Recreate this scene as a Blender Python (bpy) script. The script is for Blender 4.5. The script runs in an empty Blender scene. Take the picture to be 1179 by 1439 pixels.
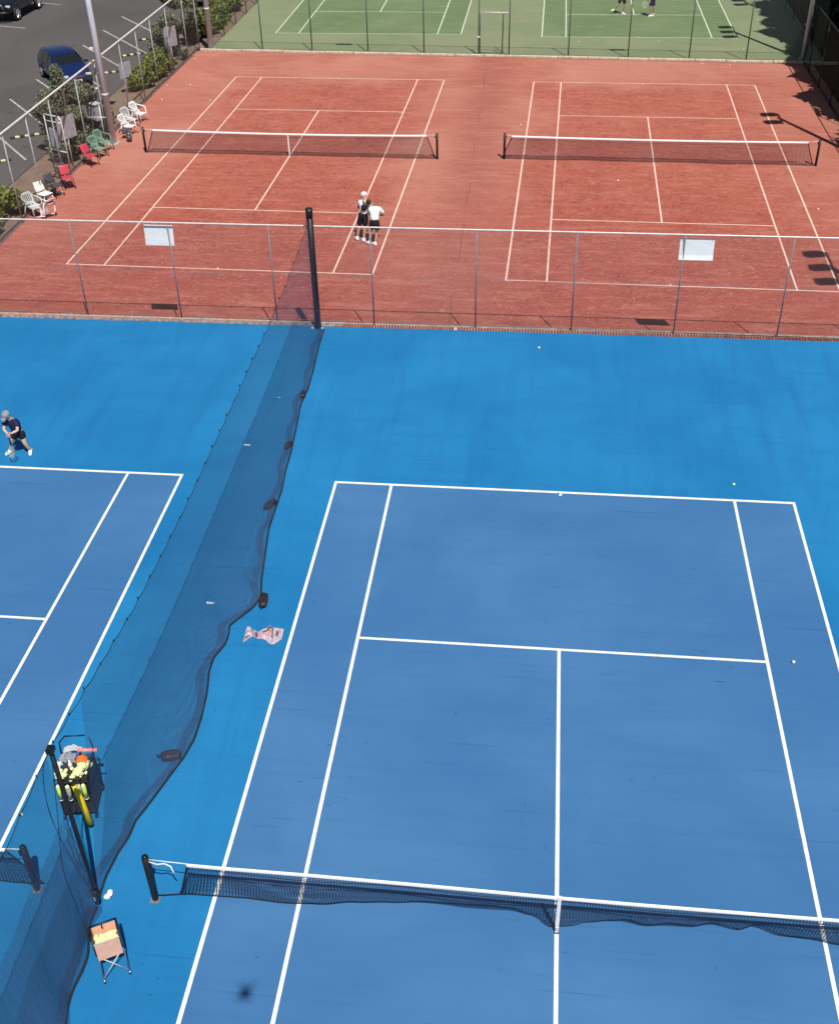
import bpy, math, random
from math import sin, cos, pi, radians as R, atan2, hypot
from mathutils import Vector, Matrix, Euler
random.seed(11)
S = bpy.context.scene
C = S.collection

# ------------------------------------------------------------------ camera, sky, sun, exposure
CAM = Vector((-0.7599, -10.2641, 15.573)); PAN, TILT, ROLL = -0.11941, 0.63345, -0.02261
fwd = Vector((sin(PAN)*cos(TILT), cos(PAN)*cos(TILT), -sin(TILT)))
rt = Vector((cos(PAN), -sin(PAN), 0)); up = rt.cross(fwd)
r2 = rt*cos(ROLL) + up*sin(ROLL); u2 = -rt*sin(ROLL) + up*cos(ROLL)
cd = bpy.data.cameras.new('camera'); cam = bpy.data.objects.new('camera', cd); C.objects.link(cam)
M4 = Matrix((r2, u2, -fwd)).transposed().to_4x4(); M4.translation = CAM
cam.matrix_world = M4
cd.sensor_fit = 'VERTICAL'; cd.sensor_height = 36; cd.lens = 36*1570.857/1439; cd.clip_end = 2000; cd.clip_start = .05
S.camera = cam
SUN = Vector((0.262, -0.53, 1.0)).normalized()
W = bpy.data.worlds.new("World"); S.world = W; W.use_nodes = True
wn = W.node_tree; sk = wn.nodes.new('ShaderNodeTexSky'); sk.sky_type = 'NISHITA'; sk.sun_disc = False
sk.sun_elevation = math.asin(SUN.z); sk.sun_rotation = atan2(SUN.x, SUN.y); sk.air_density = 1.0; sk.dust_density = 1.0
bg = wn.nodes['Background']; bg.inputs[1].default_value = 0.05; wn.links.new(sk.outputs[0], bg.inputs[0])
sd = bpy.data.lights.new('sun', 'SUN'); sd.energy = 4.75; sd.angle = R(0.5); sd.color = (1, .955, .89)
so = bpy.data.objects.new('sun', sd); C.objects.link(so); so.rotation_euler = (-SUN).to_track_quat('-Z', 'Y').to_euler()
S.view_settings.view_transform = 'Standard'; S.view_settings.look = 'None'; S.view_settings.exposure = 0.0; S.view_settings.gamma = 1
try: S.view_settings.use_curve_mapping = False
except Exception: pass
S.render.engine = 'CYCLES'; S.cycles.transparent_max_bounces = 24

# ------------------------------------------------------------------ materials
def newmat(name):
    m = bpy.data.materials.new(name); m.use_nodes = True; return m, m.node_tree.nodes, m.node_tree.links, m.node_tree.nodes['Principled BSDF']
def setp(b, **k):
    for a, v in k.items():
        for nm in {'rough': ['Roughness'], 'metal': ['Metallic'], 'spec': ['Specular IOR Level'], 'coat': ['Coat Weight'], 'trans': ['Transmission Weight']}[a]:
            if nm in b.inputs: b.inputs[nm].default_value = v
def mat(name, col, rough=.6, metal=0, spec=.4, var=.12, scale=6, coat=0, bump=0, bscale=40):
    m, n, l, b = newmat(name)
    setp(b, rough=rough, metal=metal, spec=spec, coat=coat)
    if var > 0:
        tc = n.new('ShaderNodeTexCoord'); nz = n.new('ShaderNodeTexNoise'); nz.inputs['Scale'].default_value = scale; nz.inputs['Detail'].default_value = 5
        l.new(tc.outputs['Object'], nz.inputs['Vector'])
        rp = n.new('ShaderNodeMapRange'); rp.inputs[1].default_value = .3; rp.inputs[2].default_value = .7; rp.inputs[3].default_value = 1-var; rp.inputs[4].default_value = 1+var
        l.new(nz.outputs[0], rp.inputs[0])
        mx = n.new('ShaderNodeVectorMath'); mx.operation = 'SCALE'; mx.inputs[0].default_value = col[:3]; l.new(rp.outputs[0], mx.inputs['Scale'])
        l.new(mx.outputs[0], b.inputs['Base Color'])
        if bump:
            n2 = n.new('ShaderNodeTexNoise'); n2.inputs['Scale'].default_value = bscale; l.new(tc.outputs['Object'], n2.inputs['Vector'])
            bp = n.new('ShaderNodeBump'); bp.inputs['Strength'].default_value = bump; bp.inputs['Distance'].default_value = .01
            l.new(n2.outputs[0], bp.inputs['Height']); l.new(bp.outputs[0], b.inputs['Normal'])
    else:
        b.inputs['Base Color'].default_value = (*col[:3], 1)
    return m
class NG:   # small node helper
    def __init__(s, name): s.m, s.n, s.l, s.b = newmat(name); s.tc = s.n.new('ShaderNodeTexCoord').outputs['Object']
    def map(s, sc=(1,1,1), loc=(0,0,0), rot=(0,0,0), src=None):
        q = s.n.new('ShaderNodeMapping'); q.inputs['Scale'].default_value = sc; q.inputs['Location'].default_value = loc; q.inputs['Rotation'].default_value = rot
        s.l.new(src or s.tc, q.inputs[0]); return q.outputs[0]
    def noise(s, v, scale, detail=4, rough=.55, dist=0):
        q = s.n.new('ShaderNodeTexNoise'); q.inputs['Scale'].default_value = scale; q.inputs['Detail'].default_value = detail
        q.inputs['Roughness'].default_value = rough; q.inputs['Distortion'].default_value = dist; s.l.new(v, q.inputs['Vector']); return q.outputs[0]
    def voro(s, v, scale, feat='F1'):
        q = s.n.new('ShaderNodeTexVoronoi'); q.feature = feat; q.inputs['Scale'].default_value = scale; s.l.new(v, q.inputs['Vector']); return q.outputs['Distance']
    def rng(s, x, a, b, c=0., d=1., smooth=False):
        q = s.n.new('ShaderNodeMapRange'); 
        if smooth: q.interpolation_type = 'SMOOTHSTEP'
        s.l.new(x, q.inputs[0])
        for i, v in enumerate((a, b, c, d)): q.inputs[i+1].default_value = v
        return q.outputs[0]
    def mth(s, op, a, b=None, clamp=False):
        q = s.n.new('ShaderNodeMath'); q.operation = op; q.use_clamp = clamp
        for i, v in enumerate((a, b)):
            if v is None: continue
            if isinstance(v, (int, float)): q.inputs[i].default_value = v
            else: s.l.new(v, q.inputs[i])
        return q.outputs[0]
    def mix(s, f, a, b):
        q = s.n.new('ShaderNodeMix'); q.data_type = 'RGBA'
        if isinstance(f, (int, float)): q.inputs[0].default_value = f
        else: s.l.new(f, q.inputs[0])
        for i, v in ((6, a), (7, b)):
            if isinstance(v, tuple): q.inputs[i].default_value = (*v, 1)
            else: s.l.new(v, q.inputs[i])
        return q.outputs[2]
    def xyz(s, v=None):
        q = s.n.new('ShaderNodeSeparateXYZ'); s.l.new(v or s.tc, q.inputs[0]); return q.outputs
    def out(s, col, rough=.8, bumph=None, strength=.3, dist=.01, spec=.3):
        s.l.new(col, s.b.inputs['Base Color'])
        if isinstance(rough, (int, float)): s.b.inputs['Roughness'].default_value = rough
        else: s.l.new(rough, s.b.inputs['Roughness'])
        s.b.inputs['Specular IOR Level'].default_value = spec
        if bumph is not None:
            q = s.n.new('ShaderNodeBump'); q.inputs['Strength'].default_value = strength; q.inputs['Distance'].default_value = dist
            s.l.new(bumph, q.inputs['Height']); s.l.new(q.outputs[0], s.b.inputs['Normal'])
        return s.m

def court_blue(name, base, light, dark, streak, down):
    g = NG(name)
    big = g.noise(g.map((1,1,1)), .22, 5, .55, .4)
    mid = g.noise(g.map((.5,1.6,1)), .9, 4, .6)
    c = g.mix(g.rng(big, .35, .68, 0, 1, True), base, light)
    c = g.mix(g.rng(mid, .5, .78, 0, .3), c, dark)
    # roller strokes across the court and hosed streaks down it
    st = g.noise(g.map((.12, 3.2, 1), rot=(0,0,R(2))), 1.4, 4, .65)
    c = g.mix(g.rng(st, .52, .72, 0, .38*streak), c, dark)
    st2 = g.noise(g.map((.1, 4.5, 1), loc=(7,3,0), rot=(0,0,R(-1.5))), 1.1, 3, .5)
    c = g.mix(g.rng(st2, .56, .74, 0, .35*streak), c, light)
    hl = g.noise(g.map((.22, 11, 1), loc=(4,8,0), rot=(0,0,R(1.2))), 1.3, 3, .6)
    c = g.mix(g.mth('MULTIPLY', g.rng(hl, .63, .70), .4), c, tuple(x*.7 for x in dark))
    st3 = g.noise(g.map((2.2, .25, 1), loc=(3,9,0)), .8, 4, .6, .6)
    c = g.mix(g.rng(st3, .48, .72, 0, down), c, dark)
    # short dark scuffs in sparse clusters
    v = g.noise(g.map((1.2, 9, 1), loc=(2,5,0), rot=(0,0,R(6))), 2.3, 3, .7)
    cl = g.noise(g.map(loc=(11,2,0)), .33, 2)
    sc = g.mth('MULTIPLY', g.rng(v, .64, .70), g.rng(cl, .54, .62))
    c = g.mix(g.mth('MULTIPLY', sc, .8), c, tuple(x*.35 for x in dark))
    # ball and grit specks
    sp = g.voro(g.map(loc=(1,1,0)), 1.7); spm = g.rng(sp, .035, .05, 1, 0)
    c = g.mix(g.mth('MULTIPLY', spm, g.rng(cl, .42, .5, 0, .45)), c, tuple(x*.4 for x in dark))
    fine = g.noise(g.tc, 140, 2)
    c = g.mix(g.rng(fine, .3, .7, 0, .10), c, dark)
    return g.out(c, g.rng(big, .3, .7, .52, .66), fine, .25, .004, .35)
def court_clay(name):
    g = NG(name)
    X, Y, Z = g.xyz()
    big = g.noise(g.map((1,1,1)), .16, 6, .6, .8)
    base = g.mix(g.rng(big, .3, .7, 0, 1, True), (.45, .158, .112), (.55, .235, .175))
    # play areas wear redder, the run-offs are pale and dusty
    def box(cx, cy, hx, hy):
        dx = g.mth('SUBTRACT', g.mth('ABSOLUTE', g.mth('SUBTRACT', X, cx)), hx)
        dy = g.mth('SUBTRACT', g.mth('ABSOLUTE', g.mth('SUBTRACT', Y, cy)), hy)
        d = g.mth('MAXIMUM', dx, dy)
        d = g.mth('ADD', d, g.rng(g.noise(g.tc, .5, 4), .2, .8, -1.6, 1.6))
        return g.rng(d, -1.6, 1.4, 1, 0, True)
    inn = g.mth('MAXIMUM', box(-11.7, 35, 4.6, 13), box(3.8, 35, 5.2, 13))
    base = g.mix(g.mth('MULTIPLY', inn, .78), base, (.44, .115, .078))
    near = g.rng(Y, 22, 38, .75, 0, True)
    base = g.mix(near, base, (.36, .080, .060))
    # dusty brown strip between the two courts
    strip = g.mth('ABSOLUTE', g.mth('SUBTRACT', X, -3.7))
    base = g.mix(g.rng(strip, .2, 1.8, .75, 0, True), base, (.38, .125, .095))
    # drag marks
    dm = g.noise(g.map((.35, 2.0, 1), rot=(0,0,R(-4))), 1.6, 5, .65)
    base = g.mix(g.rng(dm, .48, .72, 0, .5), base, (.62, .28, .215))
    # heel scuffs: short curved dark and light marks
    w = g.noise(g.map((1,1.25,1)), 2.1, 5, .7, 1.6)
    ridge = g.mth('ABSOLUTE', g.mth('SUBTRACT', w, .5))
    sc = g.mth('MULTIPLY', g.rng(ridge, .0, .03, 1, 0), g.rng(g.noise(g.map(loc=(4,4,0)), .8, 3), .47, .62))
    amt = g.mth('ADD', g.mth('MULTIPLY', inn, .5), .3)
    base = g.mix(g.mth('MULTIPLY', sc, amt), base, (.2, .055, .045))
    w2 = g.noise(g.map((.9,1.5,1), loc=(9,1,0)), 2.9, 6, .78, 1.3)
    tex = g.mth('ADD', g.mth('MULTIPLY', inn, .75), g.mth('ADD', g.mth('MULTIPLY', near, .75), .18), clamp=True)
    base = g.mix(g.mth('MULTIPLY', g.rng(w2, .52, .64, 0, .72), tex), base, (.25, .055, .04))
    w3 = g.noise(g.map((.9,1.5,1), loc=(2,8,0)), 5.4, 5, .75, 1.0)
    base = g.mix(g.mth('MULTIPLY', g.rng(w3, .56, .66, 0, .75), tex), base, (.66, .29, .225))
    # crumbs of loose clay and curling heel marks
    vv = g.voro(g.map((1,1.3,1), loc=(3,3,0)), 5.2); cr = g.mth('MULTIPLY', g.rng(vv, .10, .2, 1, 0), g.rng(g.noise(g.map(loc=(6,1,0)), 1.7, 3), .48, .6))
    base = g.mix(g.mth('MULTIPLY', g.mth('MULTIPLY', cr, .75), tex), base, (.72, .36, .28))
    vd = g.voro(g.map((1,1.2,1), loc=(8,5,0)), 4.1); cd_ = g.mth('MULTIPLY', g.rng(vd, .12, .24, 1, 0), g.rng(g.noise(g.map(loc=(1,7,0)), 1.4, 3), .46, .58))
    base = g.mix(g.mth('MULTIPLY', g.mth('MULTIPLY', cd_, .7), tex), base, (.2, .045, .035))
    cu = g.mth('ABSOLUTE', g.mth('SUBTRACT', g.noise(g.map((1,1,1), loc=(5,9,0)), 1.15, 3, .6, 2.6), .5))
    cu = g.mth('MULTIPLY', g.rng(cu, .0, .02, .8, 0), g.rng(g.noise(g.map(loc=(2,2,0)), .6, 2), .45, .55))
    base = g.mix(g.mth('MULTIPLY', cu, tex), base, (.17, .045, .035))
    # crack running between the courts
    cx = g.mth('ADD', X, g.mth('ADD', g.mth('MULTIPLY', g.noise(g.tc, .5, 5), .35), g.mth('MULTIPLY', Y, .018)))
    crk = g.rng(g.mth('ABSOLUTE', g.mth('SUBTRACT', cx, -2.95)), .0, .03, .6, 0)
    crk = g.mth('MULTIPLY', crk, g.rng(g.noise(g.map((.01,1,1), loc=(0,3,0)), .3, 2), .44, .54))
    base = g.mix(crk, base, (.1, .045, .045))
    gr = g.noise(g.tc, 45, 3, .7)
    base = g.mix(g.rng(gr, .3, .7, 0, .26), base, (.24, .065, .05))
    return g.out(base, .95, g.mth('ADD', gr, g.mth('MULTIPLY', w2, 2.)), .55, .02, .1)
def court_green(name, a, b, k=1.):
    g = NG(name)
    big = g.noise(g.map((1,1.2,1)), .2, 6, .6, .6)
    c = g.mix(g.rng(big, .33, .68, 0, 1, True), a, b)
    m = g.noise(g.map((.6,2,1)), 1.1, 5, .65)
    c = g.mix(g.rng(m, .48, .75, 0, .5*k), c, (.32, .33, .2))
    f = g.noise(g.tc, 30, 3)
    c = g.mix(g.rng(f, .3, .7, 0, .25), c, (.1, .17, .07))
    return g.out(c, .95, f, .5, .01, .1)
def asphalt():
    g = NG('asphalt')
    big = g.noise(g.map((1,.5,1), rot=(0,0,.5)), .16, 6, .6, .5)
    c = g.mix(g.rng(big, .3, .7, 0, 1, True), (.088, .082, .08), (.122, .112, .108))
    m = g.noise(g.map((.4,1.6,1), rot=(0,0,.8)), .8, 5, .6)
    c = g.mix(g.rng(m, .5, .8, 0, .5), c, (.085, .08, .08))
    st = g.noise(g.map(loc=(5,5,0)), .7, 3); c = g.mix(g.rng(st, .66, .72, 0, .5), c, (.05,.048,.048))
    f = g.noise(g.tc, 60, 2, .8)
    c = g.mix(g.rng(f, .3, .7, 0, .35), c, (.06, .058, .058))
    return g.out(c, .9, f, .5, .01, .25)
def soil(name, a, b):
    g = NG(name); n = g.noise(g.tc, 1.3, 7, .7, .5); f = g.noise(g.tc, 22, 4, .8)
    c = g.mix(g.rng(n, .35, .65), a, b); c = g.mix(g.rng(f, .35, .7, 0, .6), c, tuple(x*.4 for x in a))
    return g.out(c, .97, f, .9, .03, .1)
def netmat(name, col, pitch, wire, rough=.6, metal=0):
    """Knotted net / wire mesh: uv is in metres, threads where uv falls near the grid lines."""
    m, n, l, b = newmat(name); setp(b, rough=rough, metal=metal, spec=.3); b.inputs['Base Color'].default_value = (*col, 1)
    uv = n.new('ShaderNodeUVMap'); sp = n.new('ShaderNodeSeparateXYZ'); l.new(uv.outputs[0], sp.inputs[0])
    outs = []
    for i in (0, 1):
        d = n.new('ShaderNodeMath'); d.operation = 'DIVIDE'; d.inputs[1].default_value = pitch; l.new(sp.outputs[i], d.inputs[0])
        f = n.new('ShaderNodeMath'); f.operation = 'FRACT'; l.new(d.outputs[0], f.inputs[0])
        c = n.new('ShaderNodeMath'); c.operation = 'LESS_THAN'; c.inputs[1].default_value = wire/pitch; l.new(f.outputs[0], c.inputs[0]); outs.append(c.outputs[0])
    mx = n.new('ShaderNodeMath'); mx.operation = 'MAXIMUM'; l.new(outs[0], mx.inputs[0]); l.new(outs[1], mx.inputs[1])
    tr = n.new('ShaderNodeBsdfTransparent'); ms = n.new('ShaderNodeMixShader')
    l.new(mx.outputs[0], ms.inputs[0]); l.new(tr.outputs[0], ms.inputs[1]); l.new(b.outputs[0], ms.inputs[2])
    l.new(ms.outputs[0], n['Material Output'].inputs[0]); return m

M = dict(
 blue_out=court_blue('blue_outer_acrylic', (.010,.172,.405), (.015,.215,.475), (.010,.128,.325), .55, .42),
 blue_in=court_blue('blue_inner_acrylic', (.044,.158,.355), (.062,.190,.40), (.034,.125,.30), .7, .0),
 clay=court_clay('red_clay'), green_in=court_green('green_turf_inner', (.135,.21,.10), (.19,.25,.125)),
 green_out=court_green('green_turf_outer', (.215,.265,.145), (.27,.29,.18)),
 asphalt=asphalt(), soil=soil('dry_soil', (.24,.165,.12), (.33,.24,.18)), dark_soil=soil('shade_dark_soil', (.018,.014,.012), (.03,.024,.02)),  # bank soil is near black: deep shade put into its colour
 earth=soil('earth', (.12,.11,.08), (.16,.14,.1)),
 line=mat('white_line_paint', (.80,.81,.77), .6, var=.13, scale=9), clay_line=mat('dusty_line_tape', (.82,.57,.48), .8, var=.14, scale=2.5),
 green_line=mat('turf_line', (.72,.78,.62), .8, var=.12, scale=3), park_line=mat('worn_parking_paint', (.42,.41,.38), .8, var=.35, scale=5),
 white=mat('white_tape', (.84,.85,.86), .5, var=.05), white_plastic=mat('white_plastic', (.82,.82,.8), .38, var=.05, scale=3),
 grey_plastic=mat('weathered_white_plastic', (.52,.54,.54), .5, var=.12), green_plastic=mat('faded_green_plastic', (.17,.31,.22), .45, var=.15),
 red_plastic=mat('red_plastic', (.50,.06,.09), .4, var=.1), dark_plastic=mat('dark_grey_plastic', (.07,.075,.085), .5, var=.15),
 black=mat('black_paint', (.012,.012,.014), .45, var=.1), black_metal=mat('black_metal', (.018,.018,.022), .4, metal=.3, var=.15),
 galv=mat('galvanised_steel', (.6,.61,.62), .55, metal=.1, var=.15, scale=8), post_dark=mat('dull_post_steel', (.2,.205,.22), .6, metal=.05, var=.2, scale=5), galv_dark=mat('weathered_post_steel', (.36,.375,.40), .6, metal=.05, var=.2, scale=5),
 green_post=mat('dark_coated_post', (.07,.095,.08), .55, metal=.1, var=.2, scale=5),
 pale_rail=mat('pale_rail', (.74,.73,.70), .5, metal=.1, var=.15, scale=7), pole=mat('grey_painted_pole', (.60,.68,.77), .45, var=.08, scale=2),
 chrome=mat('bright_metal', (.6,.6,.62), .25, metal=.9, var=.05), concrete=mat('old_concrete', (.42,.38,.34), .9, var=.28, scale=9, bump=.6, bscale=50),
 pale_kerb=mat('pale_sandstone_kerb', (.66,.50,.38), .9, var=.25, scale=5, bump=.5), brick=mat('dark_red_brick', (.20,.06,.05), .85, var=.4, scale=18, bump=.5),
 mortar=mat('mortar', (.55,.43,.36), .95, var=.2, scale=20), rope=mat('black_rope', (.015,.017,.022), .8, var=.2, scale=30),
 white_rope=mat('white_rope', (.8,.8,.8), .7, var=.05), brown=mat('brown_vinyl', (.03,.015,.016), .5, var=.3, scale=14, bump=.5, bscale=20),
 dark_bag=mat('dark_brown_vinyl', (.035,.026,.026), .5, var=.2, scale=14),
 ball=mat('optic_yellow_felt', (.84,.86,.44), .95, var=.08, scale=60), old_ball=mat('faded_ball_felt', (.78,.80,.62), .95, var=.08, scale=60),
 orange=mat('orange_plastic', (.85,.17,.03), .5, var=.12, scale=20), orange_cloth=mat('orange_nylon', (.82,.40,.22), .8, var=.14, scale=6),
 pink_cloth=mat('pale_orange_nylon', (.80,.46,.33), .8, var=.12, scale=6), yellow=mat('yellow_plastic', (.84,.58,.02), .4, var=.12, scale=9),
 pink=mat('pink_plastic', (.85,.32,.3), .5, var=.08), lime=mat('lime_tube', (.42,.62,.12), .35, var=.25, scale=20), clear=mat('scuffed_clear_tube', (.3,.33,.3), .25, var=.3, scale=22),
 mesh_bag=mat('charcoal_mesh_bin', (.03,.032,.036), .7, var=.25, scale=30),
 skin=mat('skin', (.5,.29,.21), .55, var=.08, scale=20), pale_skin=mat('pale_skin', (.62,.40,.31), .55, var=.06, scale=20),
 navy=mat('navy_cloth', (.01,.013,.06), .85, var=.25, scale=14, bump=.5, bscale=14), shirt=mat('pale_blue_shirt', (.66,.82,.88), .85, var=.08, scale=8, bump=.6, bscale=12),
 shirt_white=mat('white_shirt', (.74,.78,.82), .85, var=.08, scale=8, bump=.6, bscale=12), black_cloth=mat('black_cloth', (.012,.012,.016), .9, var=.3, scale=10),
 grey_cloth=mat('grey_cap_cloth', (.25,.27,.33), .85, var=.2, scale=30), white_cloth=mat('white_cloth', (.84,.84,.84), .85, var=.04),
 teal_cloth=mat('teal_print', (.05,.2,.26), .85, var=.1), hair=mat('dark_hair', (.02,.015,.013), .7, var=.2, scale=30), shoe=mat('white_shoe', (.82,.84,.82), .5, var=.06, scale=20),
 eye=mat('eye', (.02,.02,.02), .3, var=0), khaki=mat('tan_cloth', (.4,.28,.2), .9, var=.1),
 leaf_olive=mat('olive_leaf', (.15,.165,.10), .6, var=.45, scale=2.2), leaf_lime=mat('yellow_green_leaf', (.15,.18,.032), .6, var=.5, scale=2.5),
 leaf_dark=mat('dark_leaf', (.02,.035,.016), .6, var=.5, scale=1.6), leaf_grey=mat('grey_green_blade', (.14,.18,.14), .6, var=.3, scale=3),
 bark=mat('bark', (.1,.075,.055), .9, var=.35, scale=9, bump=.8), timber=mat('dark_timber', (.05,.036,.03), .85, var=.35, scale=4, bump=.6),
 glass=mat('dark_car_glass', (.012,.015,.02), .08, spec=.6, var=0), tyre=mat('tyre', (.02,.02,.021), .85, var=.15), rim=mat('alloy_rim', (.55,.56,.58), .3, metal=.7, var=.05),
 car_blue=mat('dark_blue_car_paint', (.006,.016,.085), .28, spec=.6, coat=.6, var=.05), car_black=mat('black_car_paint', (.006,.006,.012), .25, spec=.6, coat=.6, var=.05),
 car_white=mat('white_car_paint', (.75,.76,.78), .3, coat=.5, var=.04), car_silver=mat('silver_car_paint', (.45,.47,.5), .32, metal=.5, coat=.5, var=.04),
 lampglass=mat('lamp_lens', (.6,.6,.6), .15, var=0), taillamp=mat('tail_lamp', (.35,.01,.01), .2, var=0), plate=mat('number_plate', (.78,.78,.74), .4, var=0),
 sign_back=mat('grey_sign_back', (.40,.42,.48), .5, metal=.2, var=.18, scale=6), sign_white=mat('white_sign_panel', (.9,.92,.92), .5, var=.05, scale=4),
 stop_black=mat('black_rubber', (.03,.028,.026), .8, var=.3), stop_yellow=mat('faded_yellow_marker', (.7,.6,.34), .7, var=.25, scale=12),
 towel=mat('towel', (.46,.38,.44), .9, var=.3, scale=9), stripe=mat('towel_dark_print', (.12,.08,.1), .9, var=.2), towel_pink=mat('towel_pink', (.75,.36,.3), .9, var=.15),
 cloth_shade=mat('blue_shade_cloth', (.09,.11,.17), .9, var=.2, scale=2), litter=mat('white_paper', (.85,.85,.85), .8, var=.05), drone=mat('grey_drone_plastic', (.3,.3,.3), .5, var=.05),
)
M['dull_edge'] = mat('dull_broken_edging', (.26,.2,.19), .9, var=.45, scale=7, bump=.6, bscale=40)
M['dull_plinth'] = mat('dull_plinth', (.42,.33,.28), .9, var=.3, scale=5, bump=.5)
M['divnet'] = netmat('divider_netting', (.06,.095,.19), .033, .0060)
M['tnet'] = netmat('tennis_netting', (.03,.038,.07), .046, .0125)
M['tnet_far'] = netmat('far_tennis_netting', (.06,.035,.06), .045, .0095)
M['chain'] = netmat('chain_link_wire', (.40,.38,.36), .052, .0021, .5, .3)
M['chain_near'] = netmat('near_chain_link_wire', (.27,.21,.20), .05, .0034, .5, .1)
M['chain_dark'] = netmat('dark_chain_link_wire', (.16,.18,.16), .052, .0024, .5, .2)
M['racket_net'] = netmat('racket_strings', (.6,.6,.5), .02, .003)

# ------------------------------------------------------------------ mesh helpers
class MB:
    def __init__(s): s.v = []; s.f = []; s.uv = None; s.smooth = False
    def add(s, vs, fs):
        o = len(s.v); s.v += [tuple(p) for p in vs]; s.f += [tuple(i+o for i in f) for f in fs]; return s
    def box(s, a, b, mtx=None):
        x0,y0,z0 = a; x1,y1,z1 = b
        vs = [Vector(q) for q in ((x0,y0,z0),(x1,y0,z0),(x1,y1,z0),(x0,y1,z0),(x0,y0,z1),(x1,y0,z1),(x1,y1,z1),(x0,y1,z1))]
        if mtx: vs = [mtx @ q for q in vs]
        return s.add(vs, [(0,3,2,1),(4,5,6,7),(0,1,5,4),(1,2,6,5),(2,3,7,6),(3,0,4,7)])
    def cbox(s, c, d, rz=0, rx=0, ry=0, bev=0):
        m = Matrix.Translation(c) @ Euler((rx,ry,rz)).to_matrix().to_4x4()
        h = [q/2 for q in d]
        if not bev: return s.box((-h[0],-h[1],-h[2]), (h[0],h[1],h[2]), m)
        e = min(bev, min(h)*.9); vs = []; 
        rings = [(-h[2], e), (-h[2]+e, 0), (h[2]-e, 0), (h[2], e)]
        for z, i in rings:
            X, Y = h[0]-i, h[1]-i; k = e*.7
            for px, py in ((-X+k,-Y),(X-k,-Y),(X,-Y+k),(X,Y-k),(X-k,Y),(-X+k,Y),(-X,Y-k),(-X,-Y+k)): vs.append(m @ Vector((px,py,z)))
        fs = [tuple(range(7,-1,-1)), tuple(range(24,32))]
        for r in range(3):
            for i in range(8): fs.append((r*8+i, r*8+(i+1)%8, r*8+8+(i+1)%8, r*8+8+i))
        return s.add(vs, fs)
    def tube(s, pts, rad, n=8, cap=True, closed=False, flat=1.):
        pts = [Vector(q) for q in pts]; N = len(pts)
        rad = rad if isinstance(rad, (list, tuple)) else [rad]*N
        vs = []; prev = None
        for i, q in enumerate(pts):
            a = pts[(i-1) % N] if (closed or i > 0) else q; b = pts[(i+1) % N] if (closed or i < N-1) else q
            t = (b-a).normalized() if (b-a).length > 1e-9 else Vector((0,0,1))
            if prev is None: x = t.cross(Vector((0,0,1)) if abs(t.z) < .9 else Vector((0,1,0))).normalized()
            else: x = (prev - t*prev.dot(t)).normalized()
            prev = x; y = t.cross(x)
            for k in range(n): vs.append(q + (x*cos(2*pi*k/n) + y*sin(2*pi*k/n)*flat)*rad[i])
        fs = []
        for i in range(N if closed else N-1):
            j = (i+1) % N
            for k in range(n): fs.append((i*n+k, i*n+(k+1)%n, j*n+(k+1)%n, j*n+k))
        if cap and not closed: fs += [tuple(range(n-1,-1,-1)), tuple((N-1)*n+k for k in range(n))]
        return s.add(vs, fs)
    def ball(s, c, r, nu=10, nv=6, sc=(1,1,1), m=None):
        c = Vector(c); vs = []
        for j in range(1, nv):
            for i in range(nu):
                a = 2*pi*i/nu; b = pi*j/nv; q = Vector((sin(b)*cos(a)*sc[0], sin(b)*sin(a)*sc[1], cos(b)*sc[2]))*r
                vs.append(c + (m @ q if m else q))
        for z in (1,-1):
            q = Vector((0,0,z*sc[2]))*r; vs.append(c + (m @ q if m else q))
        T = (nv-1)*nu; fs = []
        for j in range(nv-2):
            for i in range(nu): fs.append((j*nu+i, (j+1)*nu+i, (j+1)*nu+(i+1)%nu, j*nu+(i+1)%nu))
        for i in range(nu): fs.append((T, i, (i+1)%nu)); fs.append((T+1, (nv-2)*nu+(i+1)%nu, (nv-2)*nu+i))
        return s.add(vs, fs)
    def grid(s, P, nu, nv, uv=None, skip=None):
        vs = [P(i/nu, j/nv) for j in range(nv+1) for i in range(nu+1)]; fs = []; o = len(s.v)
        for j in range(nv):
            for i in range(nu):
                if skip and skip(i, j): continue
                fs.append((j*(nu+1)+i, j*(nu+1)+i+1, (j+1)*(nu+1)+i+1, (j+1)*(nu+1)+i))
        s.add(vs, fs)
        if uv: s.uv = (s.uv or []) + [uv(i/nu, j/nv) for j in range(nv+1) for i in range(nu+1)]
        return s
    def mesh(s, name, m):
        me = bpy.data.meshes.new(name); me.from_pydata(s.v, [], s.f); me.update()
        if s.uv:
            L = me.uv_layers.new(name='UVMap'); 
            for lp in me.loops: L.data[lp.index].uv = s.uv[lp.vertex_index]
        if m: me.materials.append(m)
        if s.smooth: me.polygons.foreach_set('use_smooth', [True]*len(me.polygons))
        return me
    def build(s, name, m, parent=None, loc=None):
        o = bpy.data.objects.new(name, s.mesh(name, m)); C.objects.link(o)
        if parent: o.parent = parent
        if loc: o.location = loc
        return o
def sm(mb): mb.smooth = True; return mb
def bev(o, w=.01, seg=2):
    b = o.modifiers.new('bevel', 'BEVEL'); b.width = w; b.segments = seg; b.limit_method = 'ANGLE'; return o
def thing(name, label, cat, loc=(0,0,0), rz=0, group=None):
    o = bpy.data.objects.new(name, None); C.objects.link(o); o.location = loc; o.rotation_euler = (0,0,rz); o.empty_display_size = .2
    return tag(o, label, cat, group)
def tag(o, label, cat, group=None):
    o['label'] = label; o['category'] = cat
    if group: o['group'] = group
    return o
def struct(o): o['kind'] = 'structure'; return o
def stuff(o): o['kind'] = 'stuff'; return o
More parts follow.
